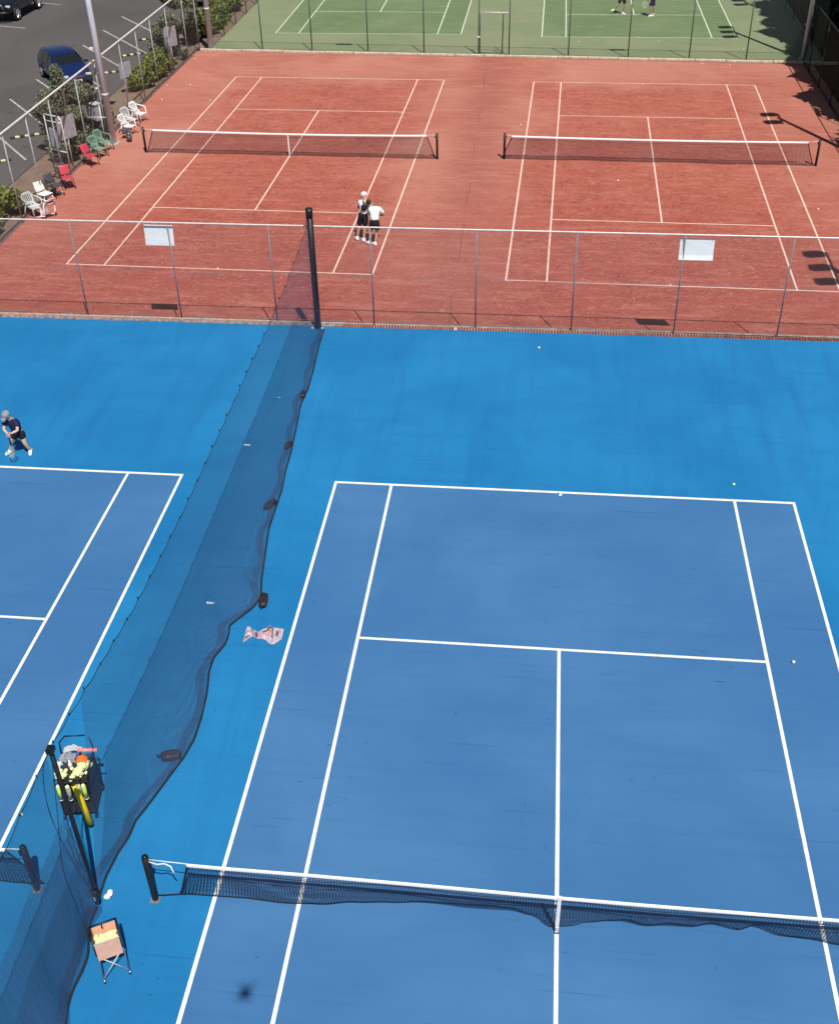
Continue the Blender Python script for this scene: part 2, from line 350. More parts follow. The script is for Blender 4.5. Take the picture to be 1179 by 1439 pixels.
def clone(root, label, loc=None, rz=None, group=None):
    r = root.copy(); C.objects.link(r); r['label'] = label
    if loc is not None: r.location = loc
    if rz is not None: r.rotation_euler = (0,0,rz)
    if group: r['group'] = group
    for ch in list(root.children):
        c = ch.copy(); C.objects.link(c); c.parent = r
        for gch in list(ch.children):
            d = gch.copy(); C.objects.link(d); d.parent = c
    return r

# ------------------------------------------------------------------ ground and courts
def sheet(name, pts, z, m, parent=None, thick=0):
    mb = MB(); n = len(pts); mb.add([(x,y,z) for x,y in pts], [tuple(range(n))])
    if thick:
        mb.add([(x,y,z-thick) for x,y in pts], []); 
        for i in range(n): mb.f.append((i, n+i, n+(i+1)%n, (i+1)%n))
    o = mb.build(name, m, parent); return o
struct(sheet('ground', [(-600,-600),(600,-600),(600,600),(-600,600)], -1.2, M['earth']))
struct(sheet('blue_court_surface', [(-45,-24),(24,-24),(24,20.22),(-45,19.9)], 0, M['blue_out'], thick=1.1))
LW = .066
def rect_line(mb, x0, y0, x1, y1, z): mb.add([(x0,y0,z),(x1,y0,z),(x1,y1,z),(x0,y1,z)], [(0,1,2,3)])
def court(name, cx, cy, z, yaw, m_in, m_line, lw, base_w, clay_parent=None, z0=.004, z1=.008):
    """playing area with one child per painted line; official outside dimensions"""
    if m_in:
        root = sheet(name, [(-5.485,-11.885),(5.485,-11.885),(5.485,11.885),(-5.485,11.885)], z0, m_in)
    else:
        root = bpy.data.objects.new(name, None); C.objects.link(root)
    root.location = (cx,cy,z); root.rotation_euler = (0,0,yaw); struct(root)
    b, s_, d, g_ = 11.885, 6.40, 5.485, 4.115
    rects = [(-d,-b,-d+lw,b),(d-lw,-b,d,b),(-g_,-b+base_w,-g_+lw,b-base_w),(g_-lw,-b+base_w,g_,b-base_w),
             (-d+lw,b-base_w,d-lw,b),(-d+lw,-b,d-lw,-b+base_w),
             (-g_+lw,s_-lw,g_-lw,s_),(-g_+lw,-s_,g_-lw,-s_+lw),(-lw/2,-s_+lw,lw/2,s_-lw),(-lw/2,b-base_w-.1,lw/2,b-base_w),(-lw/2,-b+base_w,lw/2,-b+base_w+.1)]
    for r in rects:
        mb = MB(); n = max(1, int(max(r[2]-r[0], r[3]-r[1])/1.5))
        if r[2]-r[0] > r[3]-r[1]: mb.grid(lambda u,v: (r[0]+(r[2]-r[0])*u, r[1]+(r[3]-r[1])*v, z1), n, 1)
        else: mb.grid(lambda u,v: (r[0]+(r[2]-r[0])*u, r[1]+(r[3]-r[1])*v, z1), 1, n)
        mb.build('court_line', m_line, root)
    return root
court('blue_playing_area', 0, 0, 0, 0, M['blue_in'], M['line'], LW, .08)
court('blue_playing_area', -14.77, 0, 0, 0, M['blue_in'], M['line'], LW, .08)
ZC = -.5
# clay (its right edge ends at a ledge), green turf beyond
struct(sheet('clay_surface', [(-20.62,20.5),(12.9,20.5),(12.9,52.3),(-20.62,53.95)], ZC, M['clay'], thick=.5))
CY = -.01565
court('clay_court_markings', -11.692, 36.914, ZC, CY, None, M['clay_line'], .062, .062)
court('clay_court_markings', 3.775, 36.588, ZC, CY, None, M['clay_line'], .062, .062)
struct(sheet('green_court_surface', [(-19.75,54.4),(13.6,52.75),(14.4,110),(-19.6,110)], ZC, M['green_out'], thick=.5))
court('green_playing_area', -11.375, 69.958, ZC, 0, M['green_in'], M['green_line'], .062, .062)
court('green_playing_area', 4.198, 69.52, ZC, 0, M['green_in'], M['green_line'], .062, .062)
# car park, garden bed, dark bank
struct(sheet('car_park', [(-120,12),(-22.95,12),(-22.75,33),(-22.65,41),(-22.8,58),(-22.5,110),(-120,110)], -.62, M['asphalt'], thick=.4))
struct(sheet('garden_bed', [(-23.3,12),(-20.66,12),(-20.66,54.2),(-19.8,54.4),(-19.68,110),(-23.3,110)], -.66, M['soil'], thick=.4))
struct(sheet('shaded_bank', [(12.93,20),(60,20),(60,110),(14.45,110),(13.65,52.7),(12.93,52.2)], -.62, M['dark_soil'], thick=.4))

# kerbs ---------------------------------------------------------------
kb = thing('brick_edging', 'long edging of dark red bricks on edge between blue court and clay court', 'kerb', (-4,20.3,0))
def kerb_y(x): return 19.93 + (x+20)*.0068
mb = MB(); mb.grid(lambda u,v: (-41+u*62+4, kerb_y(-41+u*62)-20.3+.0+v*.26, -.014), 40, 1); mb.grid(lambda u,v: (-41+u*62+4, kerb_y(-41+u*62)-20.3+.26, -.014-.5*v), 40, 1)
mb.build('mortar_bed', M['mortar'], kb)
mb = MB(); random.seed(3)
x = -6.9
while x < 17:
    y0 = kerb_y(x)-20.3+.012
    if random.random() > .02:
        dz = random.uniform(-.006,.006)
        mb.cbox((x+4.038, y0+.115, .0+dz), (.064+random.uniform(-.006,.006), .175+random.uniform(-.01,.005), .045), rz=random.uniform(-.03,.03), bev=.006)
    x += .0875
stuff(mb.build('bricks', M['brick'], kb))
mb = MB(); x = -41
while x < -6.95:
    w = random.uniform(.22,.5)
    mb.cbox((x+4+w/2, kerb_y(x)-20.3+.12, random.uniform(-.005,.012)), (w-.02, random.uniform(.12,.19), .05), rz=random.uniform(-.03,.03), bev=.012); x += w
stuff(mb.build('broken_edging', M['dull_edge'], kb))
mb = MB(); x = -20.6
while x < 17:
    w = 2.4; mb.cbox((x+4+w/2, kerb_y(x+w/2)-20.3+.33, -.12), (w-.008, .07, .26), rz=.0068, bev=.01); x += w
mb.build('concrete_plinth', M['dull_plinth'], kb)
def far_y(x): return 53.98 - (x+20.2)*.0475
k2 = thing('concrete_kerb', 'pale sandy kerb along the foot of the fence between clay court and green court', 'kerb', (-4,53,ZC))
x = -20.3; random.seed(5)
while x < 13.4:
    w = random.choice([1.6,2.4,2.4]); yy = far_y(x+w/2)-53
    mb = MB(); mb.cbox((x+4+w/2, yy+.12, .03+random.uniform(-.01,.012)), (w-.03, .15, .13), rz=-.0475+random.uniform(-.004,.004), bev=.015); mb.build('kerb_block', M['pale_kerb'], k2); x += w
k3 = thing('side_plinth', 'thin concrete plinth under the left side fence beside the chairs', 'kerb', (-20.5,37,ZC))
for i in range(15):
    y = 20.6+i*2.26; mb = MB(); mb.cbox((random.uniform(-.015,.015), y+1.13-37, -.02), (.12, 2.24, .18), bev=.012); mb.build('plinth_board', M['timber'], k3)
k4 = thing('timber_ledge', 'dark timber board along the right side of the clay court', 'kerb', (12.45,36,ZC))
for i in range(11):
    y = 21+i*2.9; mb = MB(); mb.cbox((.0, y+1.45-36, .02), (.06, 2.86, .16), bev=.01); mb.build('ledge_board', M['timber'], k4)

# ------------------------------------------------------------------ fences
def fence(name, label, pts_posts, zb, zt, m_post, m_rail, m_chain, pr=.028, rr=.026, lower=True, midwire=False, sleeve=0):
    P0 = Vector((*pts_posts[0], 0)); root = thing(name, label, 'fence', (P0.x, P0.y, zb))
    h = zt-zb; loc = [(Vector((*q, 0))-P0) for q in pts_posts]
    for q in loc:
        mb = sm(MB()); mb.tube([(q.x,q.y,-.05),(q.x,q.y,h-.02)], pr, 8); mb.ball((q.x,q.y,h-.02), pr*1.05, 8, 4); mb.build('post', m_post, root)
    mb = sm(MB()); mb.tube([(q.x,q.y,h) for q in loc], rr, 8); mb.build('top_rail', m_rail, root)
    if lower:
        mb = sm(MB()); mb.tube([(q.x,q.y,.07) for q in loc], .009, 5); mb.build('bottom_wire', m_post, root)
    if midwire:
        mb = sm(MB()); mb.tube([(q.x,q.y,h*.5) for q in loc], .006, 5); mb.build('middle_wire', m_post, root)
    mb = MB(); s0 = 0
    for a, b in zip(loc[:-1], loc[1:]):
        L = (b-a).length; n = max(2, int(L/.5))
        mb.grid(lambda u,v: (a.x+(b.x-a.x)*u, a.y+(b.y-a.y)*u+.03*0, .03+(h-.03)*v), n, 4, uv=lambda u,v: ((s0+L*u+h*v)*.7071, (s0+L*u-h*v)*.7071+100)); s0 += L
    mb.build('chain_mesh', m_chain, root)
    return root
nx = [-32.7+i*3.0 for i in range(17)]
NF = fence('chain_link_fence', 'galvanised chain link fence on the brick edge between blue court and clay court',
      [(x+.0, 20.34+(x+2.6)*.002) for x in [-20.6,-17.72,-14.72,-11.72,-8.7,-5.69,-2.6,.27,3.3,6.3,9.3,12.3]], 0, 3.09, M['post_dark'], M['pale_rail'], M['chain_near'], pr=.021, rr=.022, midwire=True)
LFY = [20.35,23.2,25.9,28.75,30.9,33.2,36.2,38.6,41.9,44.3,46.55,49.15,52.1,54.35]
LF = fence('side_fence', 'tall chain link fence with bright top rail between chairs and car park',
      [(-20.4, y) for y in LFY], ZC, 2.9, M['galv_dark'], M['pale_rail'], M['chain'], pr=.028, rr=.042)
LF2 = fence('side_fence', 'chain link fence along the left side of the green court beyond the corner pole',
      [(-19.75, y) for y in (54.7,57.5,60.3,63.1,65.9,68.7,71.5,74.3,80)], ZC, 2.9, M['green_post'], M['galv_dark'], M['chain_dark'], pr=.03, rr=.03)
FX = [-19.85,-16.74,-13.9,-10.74,-7.62,-4.62,-2.97,.23,3.4,6.6,9.55,12.5]
FF = fence('chain_link_fence', 'dark post chain link fence between clay court and green court',
      [(x, far_y(x)+.38) for x in FX], ZC, 2.9, M['green_post'], M['galv_dark'], M['chain_dark'], pr=.032, rr=.03)
RF = fence('side_fence', 'shaded chain link fence along the right side of the clay court',
      [(12.4, y) for y in (20.9,24,27,30,33,36,39,42,45,48,50.8)], ZC, 2.6, M['black_metal'], M['black_metal'], M['chain_dark'])  # black posts and rail: shade on this fence put into the colour
RF2 = fence('side_fence', 'fence in deep shade beside the right edge of the green court',
      [(13.4, y) for y in (53.2,56,59,62,65,68,71,74,80)], ZC, 2.8, M['black_metal'], M['black_metal'], M['chain_dark'])  # posts and rail coloured black here too, standing in for deep shade
# gate frame in the far fence
g = thing('gate_frame', 'narrow gate in the far fence with pale cross bar', 'gate', (-4.62, far_y(-4.62)+.38, ZC))
def tb(pts, r, name, m, par, n=8): return sm(MB().tube(pts, r, n)).build(name, m, par)
tb([(.05,-.0,2.18),(1.6,-.06,2.18)], .028, 'cross_bar', M['pale_rail'], g)
tb([(1.28,.0,.05),(1.3,0,2.1)], .03, 'gate_stile', M['black_metal'], g)
tb([(.06,.0,.12),(1.28,0,.12)], .02, 'bottom_bar', M['green_post'], g)
tb([(.07,.0,.05),(.07,0,2.1)], .025, 'hinge_stile', M['green_post'], g)
mb = MB(); mb.cbox((.0,-.05,.95),(.16,.05,.07)); mb.build('latch', M['pale_rail'], g)
# white panels on the near fence
def panel(x0,x1,z0,z1,label,y=20.385,tilt=0,m='sign_white'):
    c = Vector(((x0+x1)/2, y, (z0+z1)/2)); t = thing('white_sign', label, 'sign', c)
    w, h = x1-x0, z1-z0
    if m == 'sign_white' and y < 30: t.rotation_euler = (R(-9),0,0)
    bev(MB().cbox((0,0,0),(w,.012,h)).build('panel', M[m], t), .004)
    for sx in (-1,1):
        for sz in (-1,1): MB().cbox((sx*(w/2-.05),-.012,sz*(h/2-.05)),(.02,.014,.02)).build('clip', M['galv'], t)
    return t
panel(-12.48,-11.6,2.36,2.97,'white rectangular panel on the near fence at the left clay court')
panel(3.17,4.13,2.33,2.95,'white rectangular panel on the near fence at the right clay court')
for x in (-11.55, 3.75): panel(x-.45,x+.45,2.42,2.98,'white panel on the far fence in front of the %s green court' % ('left' if x<0 else 'right'), y=far_y(x)+.42)
t = panel(0,.02,0,.01,'dark board on the shaded right side fence', y=0); 
for ch in list(t.children): bpy.data.objects.remove(ch)
t.location = (12.36,42.8,2.0); bev(MB().cbox((0,0,0),(.012,1.5,.6)).build('panel', M['dark_plastic'], t), .004)

# ------------------------------------------------------------------ court nets
def tennis_net(label, cx, cy, z, yaw, m, sag, strap, bottom, posth=1.07, post_r=.045, endx=(-5.75,5.75), post_m='black_metal', tape_h=.062, ropes=True, fold=None):
    root = thing('tennis_net', label, 'net', (cx,cy,z), yaw)
    x0, x1 = endx; hs = .914
    def top(x): 
        k = abs(x)/6.4; return hs + (posth-.06-hs)*(k*.75+k*k*.25) if not sag else sag(x)
    for sx in (-1,1):
        p = sm(MB()); p.tube([(sx*6.4,0,-.02),(sx*6.4,0,posth)], post_r, 10); p.tube([(sx*6.4,0,posth),(sx*6.4,0,posth+.03)], post_r*.8, 8)
        po = p.build('post', M[post_m], root); MB().cbox((sx*6.4,-.01,.006),(.15,.15,.012)).build('base_plate', M['post_dark'], po)
        MB().cbox((sx*6.4-sx*.055,-.0,posth-.12),(.05,.06,.12)).build('winch', M[post_m], po)
        e = x1 if sx > 0 else x0
        tb([(sx*6.36,0,posth-.05),(e,0,top(e))], .008, 'net_cable', M['white_rope'], root, 6)
        tb([(sx*6.36,0,.1),(e-sx*-.0+ (0), bottom(e),.14)], .008, 'lower_tie', M['rope'], root, 5)
    n = 90
    mb = sm(MB()); xs = [x0+(x1-x0)*i/n for i in range(n+1)]
    prof = [(-.012,-tape_h),(-.014,-.01),(0,.008),(.014,-.01),(.012,-tape_h)]
    mb.grid(lambda u,v: (x0+(x1-x0)*u, prof[int(round(v*4))][0], top(x0+(x1-x0)*u)+prof[int(round(v*4))][1]), n, 4); mb.build('headband', M['white'], root)
    def NP(u,v):
        x = x0+(x1-x0)*u; t = top(x)-tape_h*.6; b = bottom(x); w = v
        bulge = .05*sin(pi*w)*sin(x*2.3+1.1)*(1 if fold else .3)
        xx = x + (-.26 if x < 0 else .26)*(abs(x)/5.75)**8*w
        zl = .1 if fold else .05
        zz = t + (zl-t)*w
        if fold: zz = t+(zl-t)*min(1,w*1.05) 
        yy = b*(w**1.6)+bulge
        return (xx, yy, max(zz,.03))
    mb = sm(MB()); mb.grid(NP, 130, 12, uv=lambda u,v: ((x1-x0)*u, 1.0*v)); mb.build('netting', m, root)
    # top seam under the tape, side bands, bottom cord
    tb([NP(i/100,.14) for i in range(101)], .008, 'seam_cord', M['rope'], root, 5)
    for u in (0.0012,.9988):
        mb = sm(MB()); s_ = .03
        mb.tube([NP(u,v/8) for v in range(9)], .02, 6, flat=.5); mb.build('side_band', M['black'], root)
    tb([NP(i/130,1) for i in range(131)], .007 if fold else .012, 'bottom_cord', M['rope'], root, 5)
    if strap:
        mb = MB(); mb.grid(lambda u,v: (-.027+.054*u, -.018, .02+(hs-.02)*v), 1, 4); mb.grid(lambda u,v: (-.027+.054*u, .018, .02+(hs-.02)*v), 1, 4)
        mb.build('centre_strap', M['white'], root); MB().cbox((0,-.02,.12),(.05,.02,.07)).build('buckle', M['galv'], root)
        MB().cbox((0,0,.01),(.07,.07,.02)).build('floor_anchor', M['black_metal'], root)
    return root
BT = [(-5.9,.07),(-5.46,.08),(-4.88,.09),(-4.3,.06),(-3.73,.09),(-3.17,.18),(-2.61,.23),(-2.05,.29),(-1.48,.30),(-1.03,.32),(-.7,.30),(-.36,.21),(-.08,.03),(.19,.07),(.52,.17),(.85,.23),(1.07,.26),(1.4,.2),(1.73,.26),(2.11,.25),(2.39,.33),(2.81,.25),(3.03,.35),(3.44,.21),(3.87,.2),(4.27,.14),(5,.2),(5.5,.12),(6,.06)]
def binterp(x):
    for (a,ya),(b,yb) in zip(BT[:-1],BT[1:]):
        if a <= x <= b:
            t = (x-a)/(b-a); t = t*t*(3-2*t); return ya+(yb-ya)*t
    return .08
SG = [(-6,.99),(-5.75,.987),(-5.14,.977),(-3.87,.978),(-2,.954),(-.04,.914),(1.2,.904),(2.24,.905),(3.27,.907),(4.08,.913),(6,.96)]
def sginterp(x):
    for (a,ya),(b,yb) in zip(SG[:-1],SG[1:]):
        if a <= x <= b: return ya+(yb-ya)*(x-a)/(b-a)
    return .97
tennis_net('dark wind-rippled tennis net with white headband across the near right blue court', 0,0,0,0, M['tnet'], sginterp, True, binterp, post_r=.055, fold=True)
# second near net: only its right end shows
tennis_net('tennis net of the left blue court, only its right end and post in view', -14.77,0,0,0, M['tnet'], lambda x: .914+.0025*x*x*(1 if x<5 else 1), True, lambda x: .08+.05*sin(x*3), endx=(-5.75,6.1), post_r=.055, fold=True)
tennis_net('dark tennis net with white centre strap on the left clay court', -11.70,36.85,ZC,CY, M['tnet_far'], lambda x: .95+.0028*x*x*.6, True, lambda x: .02*sin(x*2.2), endx=(-5.98,5.98), post_r=.05)
tennis_net('tennis net without visible strap on the right clay court', 3.93,36.82,ZC,CY, M['tnet_far'], lambda x: .95+.0028*x*x*.4, False, lambda x: .03*sin(x*1.7), endx=(-6.1,5.95), post_r=.05)
for q in [(286,0)]: pass
# white loose rope end on the near net post
tag(tb([(-6.33,-.04,1.02),(-6.2,-.06,1.0),(-6.08,-.05,1.02),(-5.98,-.07,.99),(-5.95,-.09,.9),(-5.93,-.08,.84)], .011, 'loose_rope', M['white_rope'], None, 6), 'loose white rope end hanging at the left post of the near net', 'rope')

# ------------------------------------------------------------------ dividing net between the two blue courts
BL = [(19.91,-7.18),(18.63,-7.13),(17.35,-7.04),(16.34,-6.99),(15.38,-7.03),(14.29,-6.93),(13.1,-6.83),(12.13,-6.79),(11.37,-6.72),(10.5,-6.71),(9.8,-6.7),(8.88,-6.58),(8.02,-6.47),(7.43,-6.35),(7.08,-6.44),(6.72,-6.66),(6.49,-6.8),(6.16,-6.75),(5.89,-6.76),(5.52,-6.89),(5.12,-6.88),(4.54,-6.77),(3.89,-6.71),(3.36,-6.7),(2.92,-6.77),(2.41,-6.92),(1.84,-7.08),(1.45,-7.21),(1.11,-7.22),(.78,-7.3),(.29,-7.35),(0.0,-7.33),(-.44,-7.3),(-1.05,-7.18),(-1.63,-7.16),(-2.17,-7.12),(-3.2,-7.06),(-6,-7.1),(-9,-6.8),(-14,-7.3)]
def bx(y):
    if y >= BL[0][0]: return BL[0][1]
    for (a,xa),(b,xb) in zip(BL[:-1],BL[1:]):
        if b <= y <= a:
            t = (a-y)/(a-b); return xa+(xb-xa)*t
    return -7.3
ST = [(20.0,3.62),(19.6,3.5),(18.14,3.3),(16.15,3.12),(13.9,3.02),(12.1,3.02),(10.7,3.0),(9.16,2.98),(7.9,2.98),(6.65,2.97),(4.93,3.02),(3.53,3.1),(2.18,3.28),(.95,3.44),(-.15,3.6),(-2,3.45),(-5,3.2),(-9,3.1),(-14,3.4)]
def tz(y):
    for (a,za),(b,zb) in zip(ST[:-1],ST[1:]):
        if b <= y <= a:
            t = (a-y)/(a-b); z = za+(zb-za)*t; return z
    return 3.5
def scal(y): # scallop between the ties
    ph = (y/.62) % 1; return -.045*sin(pi*ph)
def divnet(y1, y0, label, extra=0):
    ym = (y1+y0)/2
    root = thing('dividing_net', label, 'net', (-7.33, ym, 0))
    L = y1-y0; n = int(L*8)
    def NP(u,v):
        ys = y0 if extra else y0+1.15*(1-v)*(1 if v < 1 else 0)
        y = ys+(y1-ys)*u; zt = tz(y)+scal(y); xb = bx(y)
        w = v; k = w**3.0
        x = -7.33*(1-k) + xb*k + .05*sin(y*1.1+1.3*w)*sin(pi*w) + extra*.03*sin(y*5.5+w*2)*w
        yy = y
        if extra: yy = y + .10*sin(y*4+w*5)*w*(1-w)
        z = zt*(1-w) + .03*w + (.04*sin(y*5.3)+.03*sin(y*11.1))*max(0,w-.82)*3
        return (x+7.33, yy-ym, max(z,.02))
    mb = sm(MB()); mb.grid(NP, n, 26, uv=lambda u,v: (L*u, 3.3*v)); mb.build('netting', M['divnet'], root)
    if extra: # second layer where this net is bunched
        mb = sm(MB()); mb.grid(lambda u,v: (lambda q:(q[0]+.10*v*sin(q[1]*3)+.02,q[1]-.05,q[2]))(NP(u,.35+.65*v)), n, 14, uv=lambda u,v: (L*u*1.3+.02, 3.3*v+.01)); mb.build('netting', M['divnet'], root)
    N2 = int(L*9)
    tb([(0,(y0+L*i/N2)-ym,tz(y0+L*i/N2)+.01+scal(y0+L*i/N2)) for i in range(N2+1)], .0065, 'top_cord', M['rope'], root, 6)
    mb = MB(); k = 0; y = math.ceil(y0/.62)*.62
    while y < y1: mb.cbox((random.uniform(-.02,.02), y-ym, tz(y)+.02), (.02,.024,.04), rz=random.uniform(0,3)); y += .62
    mb.build('cord_ties', M['rope'], root)
    tb([((lambda q:(q[0]+.02,q[1],.035))(NP(i/N2,1))) for i in range(N2+1)], .02, 'bottom_rope', M['rope'], root, 7)
    # slack netting gathered beside the rope
    mb = sm(MB()); mb.grid(lambda u,v: (lambda q: (q[0]-.02-.16*v+.05*sin(q[1]*4.1), q[1], .03+.05*abs(sin(q[1]*7+v*3))*(1-v)+.01))(NP(u,1)), n, 3, uv=lambda u,v: (L*u, .4*v)); mb.build('slack_netting', M['divnet'], root)
    return root
divnet(19.82, -.1, 'long translucent dark net dividing the two blue courts, behind the thin near pole')
divnet(-.25, -13.8, 'bunched dark dividing net in the bottom left corner beside the orange ball cart', 1)
# poles of the dividing net
t = thing('net_pole', 'thick black padded pole at the fence end of the dividing net', 'pole', (-7.36,19.96,0))
sm(MB().tube([(0,0,0),(0,0,3.62)], .095, 12)).build('padded_sleeve', M['black'], t); sm(MB().tube([(0,0,3.5),(0,0,3.76)], .105, 12)).build('cap', M['black_metal'], t)
for z in (.6,1.6,2.6): sm(MB().tube([(0,0,z),(0,0,z+.03)], .099, 12)).build('strap', M['black_metal'], t)
for dx in (-.16,.14): sm(MB().ball((dx,-.09,.03), .04, 8, 5)).build('anchor_cap', M['white_plastic'], t)
t = thing('net_pole', 'thin black pole standing in front of the coaching cart', 'pole', (-7.3,-.15,0))
sm(MB().tube([(0,0,0),(0,0,3.62)], .036, 10)).build('shaft', M['black_metal'], t)
sm(MB().tube([(0,0,0),(0,0,.34)], .055, 10)).build('ground_sleeve', M['black'], t)
MB().cbox((0,0,3.6),(.1,.12,.08)).build('pulley', M['black_metal'], t); MB().cbox((-.01,-.04,.16),(.03,.04,.08)).build('cleat', M['galv'], t)
def rope(pts, r, label, m='rope'):
    P = [Vector(q) for q in pts]; out = []
    for i in range(len(P)-1):
        a = P[max(0,i-1)]; b = P[i]; c = P[i+1]; d = P[min(len(P)-1,i+2)]
        for k in range(5):
            s_ = k/5; out.append(.5*((2*b)+(c-a)*s_+(2*a-5*b+4*c-d)*s_*s_+(3*b-a-3*c+d)*s_**3))
    out.append(P[-1]); return tag(sm(MB().tube(out, r, 6)).build('hanging_rope', M[m], None), label, 'rope')
rope([(-7.33,-.12,3.55),(-7.6,.0,3.0),(-7.72,.0,2.2),(-7.66,-.05,1.5),(-7.5,-.12,.8),(-7.36,-.15,.25)], .007, 'slack dark cord bowing left of the thin near pole')
rope([(-7.31,-.12,3.5),(-7.42,-.02,2.6),(-7.48,.0,1.8),(-7.46,-.05,1.1),(-7.36,-.12,.35)], .006, 'inner dark cord hanging close along the thin near pole')
rope([(-7.3,-.2,3.4),(-7.28,-.5,2.6),(-7.3,-.75,1.7),(-7.25,-.8,.9),(-7.15,-.9,.1)], .006, 'dark cord falling from the pole over the bunched net')
mb = sm(MB()); 
for dx,dy,dz,r_ in ((0,0,.05,.055),(.02,.07,.06,.05),(.05,.02,.09,.04),(-.01,-.03,.08,.04)): mb.ball((dx,dy,dz), r_, 8, 5, sc=(1,1.1,.8))
o = mb.build('crumpled_paper', M['litter'], None, (-7.17,-.06,0)); tag(o, 'crumpled white scrap at the foot of the thin near pole', 'litter')
for (x,y,lb) in ((-7.36,7.16,'torn white scrap seen through the dividing net, nearest of the scraps on the court'),(-7.71,15.74,'small white scrap under the far part of the dividing net'),(-8.02,13.31,'thin white scrap at the shadow edge of the dividing net')):
    random.seed(int(y*10)); mb = MB(); 
    for k in range(5):
        a = random.uniform(0,6.28); q = .05+.04*random.random()
        mb.add([(random.uniform(-.1,.1),random.uniform(-.04,.04),.008+random.random()*.02) for _ in range(4)], [(0,1,2),(0,2,3)])
    o = mb.build('paper_scrap', M['litter'], None, (x,y,0)); tag(o, lb, 'litter')
# weight bags on the bottom rope
def bag(x, y, rz, L, w, label, m='brown'):
    t = thing('weight_bag', label, 'weight bag', (x,y,0), rz, 'weight bags on the dividing net')
    mb = sm(MB())
    def Q(u,v):
        a = u*2*pi; b = (v-.5)*pi; e = .55
        f = lambda c: math.copysign(abs(c)**e, c)
        return (L/2*f(cos(b))*f(cos(a)), w/2*f(cos(b))*f(sin(a)), .075+.07*f(sin(b))+.008*sin(a*5))
    mb.grid(Q, 20, 10); mb.build('bag', M[m], t)
    tb([(-L/2+.03,0,.1),(-L/2-.05,.0,.14),(-L/2-.05,.02,.06),(-L/2+.02,.02,.05)], .013, 'handle', M['dark_bag'], t, 6)
    MB().cbox((0,0,.147),(.03,w*.7,.004)).build('seam', M['dark_bag'], t)
    return t
bag(-7.03,15.85,R(88),.28,.14,'small brown weight bag nearest the fence on the net rope')
bag(-6.92,13.3,R(75),.30,.15,'dark brown weight bag, second from the fence on the net rope')
bag(-6.83,10.72,R(62),.38,.16,'brown weight bag lying aslant at the middle of the dividing net')
bag(-6.24,7.28,R(95),.42,.18,'upright reddish brown weight bag beside the crumpled towel')
bag(-6.98,2.9,R(15),.38,.2,'dark flat weight bag on the near end of the dividing net','dark_bag')

# towel
t = thing('crumpled_towel', 'crumpled pink and white patterned towel on the blue court beside the line', 'towel', (-6.02,6.28,0), R(3))
def towel(u,v):
    x = (u-.5)*.78; w = .19+.06*sin(u*9+1)-.14*math.exp(-((u-.22)/.13)**2)
    y = (v-.5)*2*w + .03*sin(u*14)
    e = min(1,6*min(u,1-u))*min(1,6*min(v,1-v))
    z = .012+e*(.05+.04*sin(u*15+v*5)+.035*sin(v*13+u*7)+.02*sin(u*31))
    return (x,y,max(.008,z))
sm(MB().grid(towel,44,24)).build('cloth', M['towel'], t)
def patch(u0,u1,v0,v1,m,nm='printed_patch'): sm(MB().grid(lambda u,v: (lambda q:(q[0],q[1],q[2]+.006))(towel(u0+(u1-u0)*u, v0+(v1-v0)*v)),8,6)).build(nm, M[m], t)
patch(.42,.68,.3,.62,'towel_pink'); patch(.3,.36,.2,.75,'stripe','stripe'); patch(.36,.72,.66,.74,'stripe','stripe'); patch(.72,.76,.3,.85,'stripe','stripe'); patch(.84,.9,.35,.6,'stripe','stripe'); patch(.05,.28,.08,.2,'stripe','stripe')

# ------------------------------------------------------------------ tennis balls
ballmesh = sm(MB().ball((0,0,.0335), .0335, 12, 8)).mesh('ball', M['ball']); ballmesh2 = sm(MB().ball((0,0,.0335), .0335, 12, 8)).mesh('ball', M['old_ball'])
def ball(x,y,z,label,old=False,grp='tennis balls lying on the courts'):
    o = bpy.data.objects.new('tennis_ball', ballmesh2 if old else ballmesh); C.objects.link(o); o.location = (x,y,z); return tag(o, label, 'tennis ball', grp)
ball(-.66,19.1,0,'tennis ball on the blue surround just in front of the brick edging')
ball(4.14,12.48,0,'tennis ball on the blue surround behind the right end of the baseline')
ball(-.02,11.79,.008,'tennis ball touching the middle of the near right baseline',True)
ball(4.58,6.38,.004,'tennis ball in the right tramlines level with the service line',True)
ball(-9.21,1.39,0,'tennis ball beside the sideline of the left blue court near the cart',True)
for x,y,lb in [(9.59,31.85,'tennis ball right of the right clay court behind the service line'),(-1.91,41.51,'tennis ball on the clay between the two far halves'),(-17.23,44.59,'tennis ball inside the left tramline of the far left clay half'),
   (-19.68,44.6,'ball by the left side fence, nearer one of a pair'),(-18.96,47.22,'ball on the bare clay left of the far left baseline'),(-20.11,47.05,'ball at the foot of the left side fence, farther one of a pair'),(7.2,52.1,'ball against the far kerb, left of two'),(8.6,51.9,'ball against the far kerb, right of two'),
   (-20.1,52.2,'pale ball at the corner by the fence foot')]: ball(x,y,ZC,lb,True)
for x,y,lb in [(.82,56.42,'ball behind the baseline at the left of the right green court'),(5.25,56.71,'ball behind the middle of the right green baseline'),(11.34,61.87,'ball right of the green sideline, farthest of the right group'),(12.26,55.85,'ball in the shade near the right corner pole'),
   (9.7,55.17,'ball by the far fence under the lamp shadow, left of two'),(10.74,55.05,'ball by the far fence under the lamp shadow, right of two'),(6.89,67.04,'ball inside the right green service box'),(11.9,61.0,'ball at the edge of the tree shade on green turf')]: ball(x,y,ZC+.004,lb,True)
# small dark drain/plug on clay
tag(sm(MB().tube([(0,0,0),(0,0,.006)], .05, 10)).build('line_peg', M['white_rope'], None, (2.22,34.64,ZC)), 'small pale peg in the clay near the centre line', 'peg')

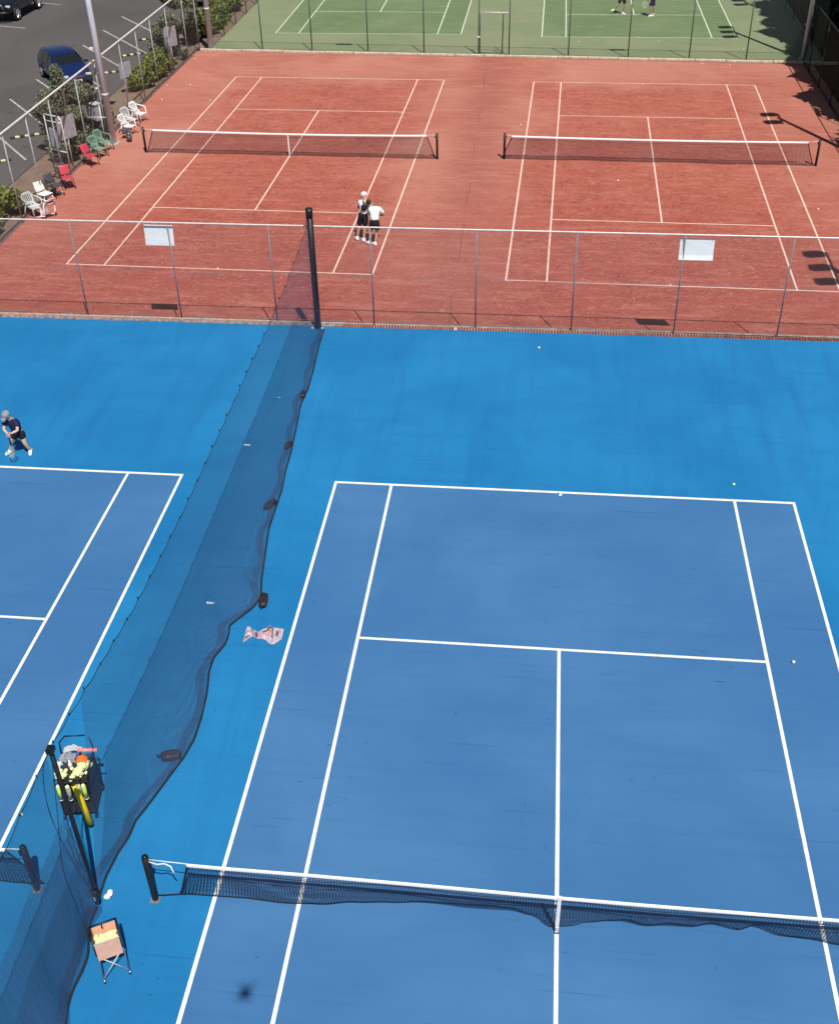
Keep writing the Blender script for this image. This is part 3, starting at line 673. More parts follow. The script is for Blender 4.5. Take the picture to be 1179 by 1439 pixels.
# ------------------------------------------------------------------ coaching cart
t = thing('coaching_cart', 'black wheeled coaching cart full of balls, tubes and cones by the sideline', 'cart', (-8.2,1.75,0), R(9))
hw, hd = .27, .30
for sx in (-1,1):
    for sy in (-1,1):
        tb([(sx*hw,sy*hd,.12),(sx*hw,sy*hd,1.0)], .014, 'frame_post', M['black_metal'], t)
        w = sm(MB()); w.tube([(sx*hw-.015,sy*hd,.06),(sx*hw+.015,sy*hd,.06)], .06, 12); w.build('caster', M['black'], t)
for z in (.14,.62,1.0): tb([(-hw,-hd,z),(hw,-hd,z),(hw,hd,z),(-hw,hd,z)], .012, 'frame_ring', M['black_metal'], t); 
tb([(-hw,hd,1.0),(-hw,hd+.05,1.2),(-hw+.1,hd+.09,1.3),(hw-.1,hd+.09,1.3)], .014, 'push_handle', M['black_metal'], t)
tb([(hw,hd,1.0),(hw+.02,hd+.0,1.12),(hw-.02,hd+.04,1.3)], .012, 'side_handle', M['black_metal'], t)
tb([(hw,.1,.98),(hw+.16,.1,1.0)], .016, 'side_bar', M['black_metal'], t)
mb = MB()
mb.grid(lambda u,v: (-hw+2*hw*u,-hd+.01,.16+.44*v),4,4); mb.grid(lambda u,v: (-hw+2*hw*u,hd-.01,.16+.44*v),4,4)
mb.grid(lambda u,v: (-hw+.01,-hd+2*hd*u,.16+.44*v),4,4); mb.grid(lambda u,v: (hw-.01,-hd+2*hd*u,.16+.44*v),4,4); mb.grid(lambda u,v: (-hw+2*hw*u,-hd+2*hd*v,.16),4,4)
mb.build('lower_bin', M['mesh_bag'], t)
MB().cbox((0,.02,.86),(2*hw-.03,2*hd-.04,.03)).build('tray', M['mesh_bag'], t)
MB().cbox((0,-hd+.0,.73),(2*hw-.03,.015,.2)).build('front_panel', M['black'], t); MB().cbox((hw-.01,0,.75),(.015,2*hd-.03,.2)).build('side_panel', M['black'], t)
def cthing(name, label, cat, mb_m, grp=None):
    o = mb_m[0].build(name, M[mb_m[1]], None); o.location = t.location; o.rotation_euler = t.rotation_euler; return tag(o, label, cat, grp)
random.seed(8)
for k,(x,y,z,n_) in enumerate([(-.19,-.14,.93,26),(.06,-.16,.93,16),(.16,-.1,.96,34)]):
    mb = sm(MB()); 
    for i in range(n_):
        mb.ball((x+random.uniform(-.08,.08), y+random.uniform(-.1,.1), z+random.uniform(-.02,.09)), .0335, 8, 5)
    stuff(cthing('ball_heap', ['heap of yellow tennis balls at the left of the cart tray','few yellow tennis balls in the middle of the cart tray','larger heap of yellow tennis balls at the right of the cart tray'][k], 'tennis balls', (mb,'ball')))
for k,(x,y,m_) in enumerate([(-.22,-hd-.04,'lime'),(-.14,-hd-.04,'lime'),(-.06,-hd-.05,'clear'),(.12,-hd-.04,'clear'),(.2,-hd-.04,'lime')]):
    root = thing('ball_tube', ['lime ball tube at the left front of the cart','second lime ball tube on the cart front','clear ball tube left of the yellow bat','clear ball tube right of the yellow bat','lime ball tube at the right front of the cart'][k], 'ball tube', t.location, R(9), 'ball tubes hung on the cart front')
    sm(MB().tube([(x,y,.55),(x,y,.86)], .036, 10)).build('tube', M[m_], root); sm(MB().ball((x,y,.87), .034, 10, 6)).build('ball', M['ball'], root); sm(MB().tube([(x,y,.54),(x,y,.56)], .038, 10)).build('lid', M['white_plastic'], root)
bt = thing('yellow_bat', 'long yellow plastic bat leaning on the front of the coaching cart', 'bat', t.location, R(9))
sm(MB().tube([(.06,-hd-.06,.92),(.13,-hd-.12,.55),(.2,-hd-.19,.08)], [.042,.052,.058], 12)).build('barrel', M['yellow'], bt); sm(MB().tube([(.2,-hd-.19,.08),(.207,-hd-.2,.02)], [.055,.05], 12)).build('end_cap', M['black'], bt)
sm(MB().tube([(.06,-hd-.06,.92),(.053,-hd-.055,.96)], [.04,.036], 12)).build('grip', M['black'], bt)
cn = thing('marker_cones', 'stack of orange marker cones on top of the cart', 'cones', t.location, R(9))
for i in range(4): sm(MB().tube([(.1,.16,.88+i*.03),(.1,.16,.9+i*.03),(.1,.16,1.0+i*.03)], [.10,.085,.03], 14, cap=False)).build('cone', M['orange'], cn)
cthing('yellow_disc', 'pale yellow plastic disc beside the orange cones', 'marker', (sm(MB().tube([(.2,.1,.9),(.2,.1,.93)], [.1,.06], 12)),'ball'))
cthing('pink_baton', 'pink foam stick lying across the back of the cart', 'foam stick', (sm(MB().tube([(.02,.28,1.06),(.36,.27,1.05)], .034, 10)),'pink'))
cthing('white_bottle', 'white bottle standing in the middle of the cart tray', 'bottle', (sm(MB().tube([(-.06,.02,.88),(-.06,.02,1.03),(-.06,.02,1.06),(-.06,.02,1.1)], [.035,.035,.018,.016], 10)),'white_plastic'))
def crump(cx,cy,cz,lx,ly,amp,seed):
    r_ = random.Random(seed); ph = [r_.uniform(0,6) for _ in range(4)]
    return sm(MB().grid(lambda u,v: (cx+(u-.5)*lx+.02*sin(v*9+ph[3]), cy+(v-.5)*ly, cz+amp*(sin(u*11+ph[0])+sin(v*13+ph[1])+sin((u+v)*17+ph[2]))*.4-(abs(u-.5)**2+abs(v-.5)**2)*.25), 18, 14))
cthing('grey_bag', 'crumpled grey white bag at the back left of the cart', 'bag', (crump(-.16,.24,1.02,.26,.18,.05,1),'grey_cloth'))
cthing('white_cloth', 'white cloth hanging over the left side of the cart', 'cloth', (crump(-.29,.06,.98,.1,.26,.05,2),'litter'))
cthing('mint_towel', 'pale mint towel folded on the cart back rail', 'towel', (crump(-.06,.33,1.12,.3,.1,.03,3),'grey_plastic'))

# ------------------------------------------------------------------ ball hopper
hz = atan2(.21,.32)+.0
t = thing('ball_hopper', 'orange fabric ball hopper on folding metal legs with balls inside', 'ball cart', (-6.66,-1.22,0), R(29))
a, b_ = .19, .2
for sx in (-1,1):
    # crossed legs on each side
    tb([(sx*a,-b_,.06),(sx*a,b_*.9,.88)], .012, 'leg', M['chrome'], t); tb([(sx*(a-.02),b_,.06),(sx*(a-.02),-b_*.6,.62)], .012, 'leg', M['chrome'], t)
    for sy in (-1,1):
        w = thing('x','x','x'); bpy.data.objects.remove(w)
        c = sm(MB()); c.tube([(sx*a-.016,sy*b_,.035),(sx*a+.016,sy*b_,.035)], .035, 12); co = c.build('caster', M['black'], t)
        sm(MB().ball((sx*a,sy*b_-.01,.06), .024, 8, 5)).build('caster_cap', M['chrome'], co)
    tb([(sx*a,-b_*.75,.62),(sx*a,-b_*.72,.9)], .014, 'corner_post', M['black'], t); tb([(sx*a,b_*.8,.6),(sx*a,b_*.8,.92)], .014, 'corner_post', M['black'], t)
    tb([(sx*a,-b_*.75,.9),(sx*a,b_*.8,.93)], .016, 'side_rail', M['black'], t)
tb([(-a,-b_,.1),(a,-b_*.7,.6)], .009, 'cross_brace', M['galv'], t); tb([(a,-b_,.1),(-a,-b_*.7,.6)], .009, 'cross_brace', M['galv'], t)
tb([(-a,b_*.8,.92),(a,b_*.8,.92)], .013, 'end_rail', M['black'], t); tb([(-a,-b_*.75,.9),(a,-b_*.75,.9)], .009, 'end_rail', M['galv'], t)
mb = MB(); x_, y0_, y1_, zt_, zb_ = a-.01, -b_*.75, b_*.8-.01, .895, .5
for P_ in (lambda u,v: (-x_+2*x_*u, y0_+.03*sin(u*7)*v*0-.01, zt_-(zt_-zb_)*v), lambda u,v: (-x_+2*x_*u, y1_, zt_-(zt_-zb_)*v), lambda u,v: (-x_, y0_+(y1_-y0_)*u, zt_-(zt_-zb_)*v), lambda u,v: (x_, y0_+(y1_-y0_)*u, zt_-(zt_-zb_)*v), lambda u,v: (-x_+2*x_*u, y0_+(y1_-y0_)*v, zb_)): mb.grid(P_, 6, 5)
mb.build('fabric_bag', M['pink_cloth'], t)
MB().grid(lambda u,v: (-x_+.012+2*(x_-.012)*u, y0_+.01+(y1_-y0_-.02)*v, zb_+.13+.02*sin(u*5)*sin(v*4)), 6, 6).build('inner_lining', M['orange_cloth'], t)
MB().cbox((-.02,y1_-.03,.9),(.02,.07,.015)).build('divider_strap', M['black'], t)
random.seed(4); mb = sm(MB())
for i in range(150): mb.ball((random.uniform(-.15,.15), random.uniform(-.13,.07), zb_+.24+random.uniform(-.05,.05)), .0335, 8, 5)
o = mb.build('ball_heap', M['ball'], None); o.location = t.location; o.rotation_euler = t.rotation_euler; stuff(tag(o, 'heap of yellow tennis balls in the orange hopper', 'tennis balls'))

# ------------------------------------------------------------------ chairs on the left
def monobloc(m, label, loc, rz, tiltx=0, grp='plastic chairs along the left side fence'):
    t = thing('plastic_chair', label, 'chair', loc, rz, grp); mm = M[m]
    # front is -y; back at +y
    def seat(u,v): x = (u-.5)*(.46-.06*v); return (x, -.24+.44*v, .42-.03*sin(pi*v)-.02*cos(x*6)+ (0.0 if v>.1 else -.03))
    s_ = sm(MB().grid(seat, 10, 10)).build('seat', mm, t); s_.modifiers.new('s','SOLIDIFY').thickness = .014
    def back(u,v):
        ww = .44+.08*sin(pi*min(1,v*1.1)*.5)- (.30*max(0,v-.72)**1.3*3.2); x = (u-.5)*ww
        return (x, .2+.17*v-.07*(1-(2*u-1)**2)*.4*0+.04*(1-abs(2*u-1)**2), .42+.44*v)
    b2 = sm(MB().grid(back, 13, 10, skip=lambda i,j: (i % 2 == 0) and 1 < i < 12 and 1 < j < 8)).build('backrest', mm, t); b2.modifiers.new('s','SOLIDIFY').thickness = .016
    for sx in (-1,1):
        tb([(sx*.24,-.2,.62),(sx*.28,-.1,.655),(sx*.285,.08,.66),(sx*.27,.22,.68),(sx*.23,.3,.72)], [.022,.032,.03,.026,.02], 'armrest', mm, t).modifiers
        tb([(sx*.24,-.21,.63),(sx*.24,-.23,.4),(sx*.27,-.29,0)], [.02,.026,.018], 'leg', mm, t)
        tb([(sx*.22,.2,.44),(sx*.25,.27,.2),(sx*.27,.33,0)], [.026,.022,.018], 'leg', mm, t)
    if tiltx: t.rotation_euler = (tiltx, 0, rz)
    return t
F = R(62)  # facing the court: local -y turned towards +x
c0 = monobloc('white_plastic', 'white plastic armchair, farthest of the group behind the lamp pole', (-19.72,41.25,ZC), R(70))
monobloc('grey_plastic', 'weathered greyish plastic armchair in the middle of the white group by the lamp pole', (-19.85,40.35,ZC), R(62))
monobloc('white_plastic', 'white plastic armchair nearest the grey lamp pole', (-19.62,39.35,ZC), R(75))
monobloc('green_plastic', 'green plastic armchair next to the foot of the lamp pole', (-20.0,37.1,ZC), R(68))
monobloc('green_plastic', 'green plastic armchair beside the red chair', (-19.95,36.25,ZC), R(64))
monobloc('grey_plastic', 'greyish white plastic armchair standing in the nearest cluster', (-20.15,29.45,ZC), R(60))
t = monobloc('white_plastic', 'white plastic armchair tipped over on its side on the clay', (-19.2,29.55,ZC), R(95)); t.rotation_euler = (R(84), R(6), R(68)); t.location = (-20.05,29.45,ZC+.31)
def metalchair(m, label, loc, rz, arms=False, legm='black_metal', shell=True):
    t = thing('metal_leg_chair', label, 'chair', loc, rz, 'metal leg chairs along the left side fence'); mm = M[m]
    bev(MB().cbox((0,-.02,.44),(.44,.44,.025),bev=.01).build('seat', mm, t), .008)
    b2 = sm(MB().grid(lambda u,v: ((u-.5)*(.44-.05*v*v), .2+.13*v-.03*(1-(2*u-1)**2), .5+.36*v), 8, 6)).build('backrest', mm, t); b2.modifiers.new('s','SOLIDIFY').thickness = .018
    for sx in (-1,1):
        tb([(sx*.19,-.18,.43),(sx*.22,-.26,0)], .014, 'leg', M[legm], t); tb([(sx*.2,.18,.43),(sx*.23,.3,0)], .014, 'leg', M[legm], t)
        tb([(sx*.2,.17,.42),(sx*.2,.27,.7)], .013, 'back_tube', M[legm], t)
        if arms: tb([(sx*.22,.25,.66),(sx*.27,.12,.68),(sx*.27,-.15,.66),(sx*.24,-.22,.42)], .018, 'armrest', M[legm], t)
    tb([(-.22,-.25,.08),(.22,-.25,.08)], .01, 'foot_bar', M[legm], t)
    return t
metalchair('red_plastic', 'red chair with black metal legs beside the green chairs', (-19.95,35.2,ZC), R(60))
metalchair('red_plastic', 'red chair with black metal legs standing alone by the open gate', (-19.95,32.5,ZC), R(35))
metalchair('dark_plastic', 'dark grey armchair behind the plain white chair', (-20.15,31.6,ZC), R(62), arms=True)
metalchair('white_plastic', 'plain armless white chair between the grey and dark chairs', (-20.2,30.7,ZC), R(62), legm='white_plastic')
t = thing('small_table', 'low dark grey side table at the foot of the lamp pole', 'table', (-19.55,38.75,ZC))
MB().cbox((0,0,.42),(.42,.4,.03),bev=.01).build('table_top', M['dark_plastic'], t)
for sx in (-1,1):
    for sy in (-1,1): tb([(sx*.16,sy*.15,.42),(sx*.18,sy*.17,0)], .014, 'leg', M['galv'], t)
t = thing('bucket', 'small grey bucket beneath the white chairs', 'bucket', (-19.3,38.35,ZC))
sm(MB().tube([(0,0,0),(0,0,.28)], [.11,.14], 14, cap=True)).build('pail', M['dark_plastic'], t); tb([(-.14,0,.28),(-.08,0,.36),(.08,0,.36),(.14,0,.28)], .006, 'handle', M['galv'], t)
tag(MB().cbox((0,0,.04),(.3,.18,.03)).build('dropped_card', M['sign_white'], None, (-20.1,31.9,ZC+.0)), 'pale card lying beside the dark grey armchair', 'card')

# open side gate
t = thing('open_gate', 'narrow galvanised gate leaf standing open beside the red chair', 'gate', (-20.5,34.25,ZC), R(-25))
tb([(0,0,.05),(0,0,2.15),(-.1,.0,2.3),(-.95,0,2.3)], .032, 'frame', M['pale_rail'], t); tb([(0,0,2.05),(-.95,0,2.05)], .022, 'top_bar', M['pale_rail'], t)
tb([(-.95,0,2.3),(-.95,0,.1)], .026, 'stile', M['galv'], t); tb([(-.95,0,.85),(0,0,.85)], .024, 'mid_bar', M['pale_rail'], t); tb([(-.95,0,.12),(0,0,.12)], .024, 'bottom_bar', M['galv'], t)
MB().grid(lambda u,v: (-.95*u,0,.1+2.1*v), 4,4, uv=lambda u,v: ((.95*u+2.1*v)*.7,(.95*u-2.1*v)*.7+50)).build('chain_mesh', M['chain'], t)
t = thing('notice_board', 'small grey notice board fixed to the open gate', 'sign', (-20.95,34.35,ZC+1.45), R(-25)); bev(MB().cbox((0,-.04,0),(.42,.02,.75)).build('board', M['sign_back'], t), .005)
def post_sign(label, x, y, z0, ztop, w, h, rz, name='sign_board', tilt=0):
    t = thing(name, label, 'sign', (x,y,z0), rz)
    tb([(0,.02,0),(0,.02,ztop-z0-.05)], .03, 'post', M['galv'], t)
    bev(MB().cbox((0,-.02,ztop-z0-h/2),(w,.015,h)).build('board', M['sign_back'], t), .004)
    for k in (-.3,.3): MB().cbox((0,.0,ztop-z0-h/2+k*h),(w*.9,.02,.03)).build('bracket', M['galv'], t)
    return t
post_sign('large blank grey sign board on a post, seen past the open gate', -20.8,35.3,-.65,1.55,.95,.95,R(62))
post_sign('blank grey sign board on a post above the far end of the hedge', -20.85,50.8,-.65,1.5,.9,1.0,R(62))
post_sign('low grey sign board behind the hedge by the black and yellow wheel stop', -21.95,46.3,-.65,.85,.75,.75,R(60))
t = thing('meter_box', 'grey meter box on two posts beside the lamp pole', 'box', (-20.85,38.85,-.65), R(-30))
for sx in (-1,1): tb([(sx*.34,0,0),(sx*.34,0,1.66)], .03, 'post', M['galv'], t)
bev(MB().cbox((0,-.06,1.32),(.62,.3,.72)).build('cabinet', M['sign_back'], t), .02); MB().cbox((0,-.22,1.32),(.54,.012,.63)).build('door', M['sign_back'], t)
MB().cbox((0,-.06,1.7),(.72,.4,.03)).build('roof', M['galv'], t); MB().cbox((.2,-.235,1.32),(.03,.02,.1)).build('handle', M['black_metal'], t)
t = thing('round_mirror', 'round convex mirror on a short post by the end of the hedge', 'mirror', (-20.75,49.9,-.65), R(-50))
tb([(0,0,0),(0,0,1.35)], .025, 'post', M['galv'], t); sm(MB().ball((0,-.04,1.5), .33, 16, 10, sc=(1,.3,1))).build('mirror_dome', M['sign_back'], t)
# floodlight pole fittings
def lightpole(label, x, y, h, r0, r1, heads, rz=0, m='pole', zb=ZC, n=10):
    t = thing('floodlight_pole', label, 'light pole', (x,y,zb), 0, 'floodlight poles around the courts')
    sm(MB().tube([(0,0,0),(0,0,h)], [r0,r1], 12)).build('shaft', M[m], t)
    MB().cbox((0,0,.015),(.5,.5,.03)).build('base_plate', M['concrete'], t)
    for a_ in range(4): sm(MB().tube([(.2*cos(a_*pi/2+.785)*1.0,.2*sin(a_*pi/2+.785),.02),(.2*cos(a_*pi/2+.785),.2*sin(a_*pi/2+.785),.09)], .018, 6)).build('bolt', M['galv'], t)
    sm(MB().tube([(0,0,2.1),(0,0,2.2)], r0*.95+.012, 12)).build('collar', M['galv'], t)
    ys = [(i-(len(range(heads))-1)/2)*1.12 for i in range(heads)]
    s_ = math.copysign(1, -x)
    tb([(0,ys[0]-.2,h-.1),(0,ys[-1]+.2,h-.1)], .06, 'cross_arm', M['galv'], t)
    for y_ in ys:
        hd_ = MB().cbox((s_*.42,y_,h-.05),(.78,.5,.34),ry=s_*.3,bev=.1).build('lamp_head', M['black_metal'], t)
        MB().cbox((s_*.43,y_,h-.225),(.6,.4,.02),ry=s_*.3).build('lens', M['lampglass'], hd_)
        tb([(0,y_,h-.1),(s_*.15,y_,h-.06)], .04, 'bracket', M['galv'], t)
    return t
lp = lightpole('grey floodlight pole among the chairs at the left side fence', -19.94,38.05, 11.3, .148, .1, 2)
MB().cbox((-.22,-.04,4.05),(.16,.1,.1)).build('camera_box', M['white_plastic'], lp)
tb([(-.95,.0,1.15),(-.1,0,1.15)], .02, 'stay', M['pale_rail'], lp)
lightpole('thinner grey pole at the left end of the far kerb', -19.72,54.35, 11, .15, .1, 2)
lightpole('bluish pole in deep shade at the right end of the far kerb', 12.55,53.3, 11, .14, .1, 3)
lightpole('floodlight pole beyond the right side fence, its lamps shading the right clay court', 12.75,37.15, 11.2, .15, .1, 2)
lightpole('floodlight pole at the near right corner of the clay courts', 12.0,20.75, 11.0, .15, .11, 3)
lightpole('floodlight pole beside the far end of the right green court', 14.1,60.8, 11, .14, .1, 2)

# ------------------------------------------------------------------ car park things
for k in range(9):
    Y0 = 41.35+3.53*(k-2); ys = -5.3
    f0 = .0 if k not in (3,) else 0
    p0 = Vector((-27.65,Y0,-.616)); p1 = Vector((-23.25,Y0+ys,-.616)); d = (p1-p0).normalized(); nn = Vector((-d.y,d.x,0))*.05
    mb = MB(); mb.add([p0-nn,p1-nn,p1+nn,p0+nn], [(0,1,2,3)]); struct(mb.build('parking_line', M['park_line'], None))
for (x0,y0,x1,y1) in ((-37.5,60.7,-32.7,59.4),(-37.5,67.2,-32.8,65.7),(-37.5,54.2,-32.9,53.1)):
    d = Vector((x1-x0,y1-y0,0)).normalized(); nn = Vector((-d.y,d.x,0))*.05; mb = MB(); z_ = -.616
    mb.add([Vector((x0,y0,z_))-nn,Vector((x1,y1,z_))-nn,Vector((x1,y1,z_))+nn,Vector((x0,y0,z_))+nn], [(0,1,2,3)]); struct(mb.build('parking_line', M['park_line'], None))
stops = [((-25.2,35.1),(-23.86,35.95),'nearest the left edge of the picture'),((-25.09,38.76),(-23.77,39.54),'left of the open gate'),((-25.0,42.2),(-23.7,43.0),'behind the olive tree'),((-24.7,46.1),(-23.5,46.9),'hidden under the blue hatchback nose'),((-24.85,49.35),(-23.64,49.95),'just right of the lamp pole'),((-24.63,52.94),(-23.45,53.73),'second beyond the blue hatchback'),((-24.67,56.55),(-23.3,57.26),'beside the blank sign board'),((-24.6,60.2),(-23.3,60.9),'farthest, behind the dark tree')]
for (x0,y0),(x1,y1),lb in stops:
    L = hypot(x1-x0,y1-y0); t = thing('wheel_stop', 'black and yellow wheel stop '+lb, 'wheel stop', ((x0+x1)/2,(y0+y1)/2,-.62), atan2(y1-y0,x1-x0), 'wheel stops in the car park')
    n_ = 7
    for i in range(n_):
        c = (i+.5)/n_*L-L/2; mb = MB(); w = L/n_
        if i % 2 == 0: mb.cbox((c,0,.05),(w-.004,.16,.1),bev=.03); mb.build('black_section', M['stop_black'], t)
        else: mb.cbox((c,0,.05),(w*.98,.155,.098),bev=.03); mb.build('yellow_section', M['stop_yellow'], t)

def car(label, x, y, head, paint, kind='hatch', z=-.62, detail=True):
    """built along local +x = forward"""
    t = thing('parked_car', label, 'car', (x,y,z), head, 'cars in the car park')
    # stations: x, zlow, zbelt, ztop, halfwidth, roof halfwidth
    if kind == 'hatch':
        L=4.25; st=[(-2.1,.42,.75,.8,.72,.62),(-2.02,.28,.95,1.12,.84,.60),(-1.72,.24,.98,1.42,.87,.60),(-1.2,.22,.97,1.5,.88,.62),(-.3,.22,.95,1.52,.885,.63),(.35,.22,.93,1.45,.885,.61),(.75,.22,.93,1.16,.885,.66),(1.05,.22,.92,.98,.88,.74),(1.6,.24,.84,.88,.86,.74),(2.0,.3,.68,.74,.78,.66),(2.13,.42,.55,.58,.64,.55)]
    else:
        L=5.0; st=[(-2.45,.6,1.02,1.06,.86,.78),(-2.35,.5,1.1,1.14,.92,.84),(-1.3,.48,1.12,1.16,.93,.84),(-.95,.48,1.14,1.75,.93,.66),(-.3,.46,1.14,1.82,.93,.68),(.4,.46,1.13,1.78,.93,.67),(.75,.46,1.13,1.5,.93,.72),(1.05,.46,1.13,1.2,.93,.8),(1.8,.46,1.06,1.12,.92,.8),(2.2,.5,.98,1.02,.9,.76),(2.38,.56,.85,.88,.84,.7)]
    def sec(s_):
        X,zl,zb_,zt_,w,rw = s_
        half = [(w*.86,zl),(w*.99,zl+.12),(w,(zl+zb_)*.55),(w*.975,zb_),(rw+.02,zt_-.03),(rw-.06,zt_),(rw*.4,zt_+.015)]
        return [(X,a,b) for a,b in half]+[(X,-a,b) for a,b in reversed(half)]
    mb = sm(MB()); vs = []; n = 14
    for s_ in st: vs += sec(s_)
    fs = []
    for i in range(len(st)-1):
        for k in range(n): fs.append((i*n+k, i*n+(k+1)%n, (i+1)*n+(k+1)%n, (i+1)*n+k))
    fs += [tuple(range(n-1,-1,-1)), tuple((len(st)-1)*n+k for k in range(n))]
    mb.add(vs, fs); body = mb.build('body', M[paint], t)
    sb = body.modifiers.new('s','SUBSURF'); sb.levels = 2; sb.render_levels = 2
    # windows: panels on side / front / back just proud of the body
    def lerp(a,b,k): return tuple(p+(q-p)*k for p,q in zip(a,b))
    def winpanel(name, quad, par=t):
        m_ = MB(); m_.grid(lambda u,v: tuple(Vector(lerp(lerp(quad[0],quad[1],u), lerp(quad[3],quad[2],u), v))), 6, 4)
        o_ = m_.build(name, M['glass'], par); so_ = o_.modifiers.new('s','SOLIDIFY'); so_.thickness = .03; so_.offset = 0; return o_
    if kind == 'hatch':
        side = [((-1.72,.84,1.0),(-.92,.865,1.0),(-.95,.655,1.42),(-1.6,.64,1.36)),((-.84,.865,1.0),(.0,.87,.99),(-.05,.655,1.44),(-.86,.66,1.43)),((.08,.87,.99),(.86,.865,.97),(.36,.66,1.38),(.04,.66,1.43))]
        fr = ((1.02,-.7,1.0),(1.02,.7,1.0),(.5,.56,1.42),(.5,-.56,1.42)); rr_ = ((-2.07,-.62,1.02),(-2.07,.62,1.02),(-1.84,.5,1.36),(-1.84,-.5,1.36)); wx=(-1.3,1.3); wr=.315; wy=.86
        lamps = [(2.0,.6,.66),(-2.06,.66,.88)]; pl_ = (2.13,.45)
    else:
        side = [((-.92,.915,1.16),(-.2,.915,1.16),(-.22,.72,1.66),(-.85,.71,1.6)),((-.12,.915,1.16),(.85,.915,1.15),(.5,.73,1.6),(-.1,.72,1.67))]
        fr = ((1.05,-.74,1.2),(1.05,.74,1.2),(.62,.62,1.68),(.62,-.62,1.68)); rr_ = ((-1.1,-.66,1.25),(-1.1,.66,1.25),(-1.02,.6,1.62),(-1.02,-.6,1.62)); wx=(-1.55,1.6); wr=.4; wy=.9
        lamps = [(2.26,.68,.92),(-2.42,.8,.95)]; pl_ = (2.5,.62)
    for q in side:
        winpanel('side_window', q); winpanel('side_window', [(a,-b,c) for a,b,c in q])
    winpanel('windscreen', fr); winpanel('rear_window', rr_)
    for X in wx:
        for sy in (-1,1):
            w = sm(MB()); w.tube([(X,sy*(wy-.17),wr),(X,sy*(wy-.15),wr),(X,sy*(wy+.03),wr),(X,sy*(wy+.045),wr)], [wr*.8,wr,wr,wr*.85], 20); wo = w.build('wheel', M['tyre'], t)
            q = MB(); q.tube([(X,sy*(wy+.048),wr),(X,sy*(wy+.056),wr)], wr*.34, 12)
            for k in range(5):
                an = k*2*pi/5+.3; q.tube([(X,sy*(wy+.052),wr),(X+cos(an)*wr*.62,sy*(wy+.054),wr+sin(an)*wr*.62)], [wr*.13,wr*.10], 5)
            q.tube([(X+cos(an_)*wr*.64,sy*(wy+.05),wr+sin(an_)*wr*.64) for an_ in [k*2*pi/16 for k in range(16)]], wr*.06, 5, closed=True)
            q.build('rim', M['rim'], wo)
            ar = MB(); ar.tube([(X+cos(an_)*wr*1.12,sy*(wy+.0),wr+sin(an_)*wr*1.12) for an_ in [pi*k/10 for k in range(11)]], .04, 6); ar.build('wheel_arch', M['black'], t)
    for (lx,ly,lz),mm_ in zip(lamps,('lampglass','taillamp')):
        for sy in (-1,1): MB().cbox((lx,sy*ly,lz),(.12,.3 if mm_=='lampglass' else .14,.14),bev=.03).build('headlight' if mm_=='lampglass' else 'tail_light', M[mm_], t)
    for sy in (-1,1): MB().cbox((.72,sy*(wy+.12),1.0 if kind=='hatch' else 1.22),(.12,.2,.13),bev=.04).build('door_mirror', M[paint], t)
    MB().cbox((pl_[0]+.01,0,pl_[1]),(.02,.38,.11)).build('number_plate', M['plate'], t)
    for X in (-.9,.04): 
        for sy in (-1,1): MB().cbox((X,sy*(wy+.025),.62 if kind=='hatch' else .8),(.008,.012,.55)).build('door_seam', M['black'], t)
    for X in (-.75,.2):
        for sy in (-1,1): MB().cbox((X,sy*(wy+.03),.84 if kind=='hatch' else 1.04),(.16,.03,.03),bev=.01).build('door_handle', M[paint], t)
    if kind != 'hatch':
        tb([(2.42,-.75,.6),(2.62,-.6,.62),(2.66,0,.62),(2.62,.6,.62),(2.42,.75,.6)], .09, 'bull_bar', M['black_metal'], t)
        tb([(2.5,-.5,.65),(2.58,-.45,1.05),(2.58,.45,1.05),(2.5,.5,.65)], .035, 'bull_bar_hoop', M['chrome'], t)
        MB().cbox((2.36,0,.88),(.08,.9,.2),bev=.02).build('grille', M['black'], t); MB().cbox((-1.75,0,1.17),(1.2,1.55,.05),bev=.02).build('tray_cover', M['black'], t)
    else:
        MB().cbox((2.1,0,.5),(.06,.8,.16),bev=.02).build('grille', M['black'], t); MB().cbox((2.14,0,.62),(.03,.4,.03)).build('trim', M['chrome'], t)
    return t
car('dark blue hatchback parked nose to the olive tree', -25.95,48.35, R(-51.5), 'car_blue')
car('black four wheel drive utility with bull bar in the top left corner', -34.75,63.0, R(-92), 'car_black', 'ute')
car('white hatchback at the top edge, left of the dark tree', -26.6,68.6, R(-52), 'car_white')
car('silver hatchback at the top edge above the far sign board', -24.1,67.0, R(-52), 'car_silver')

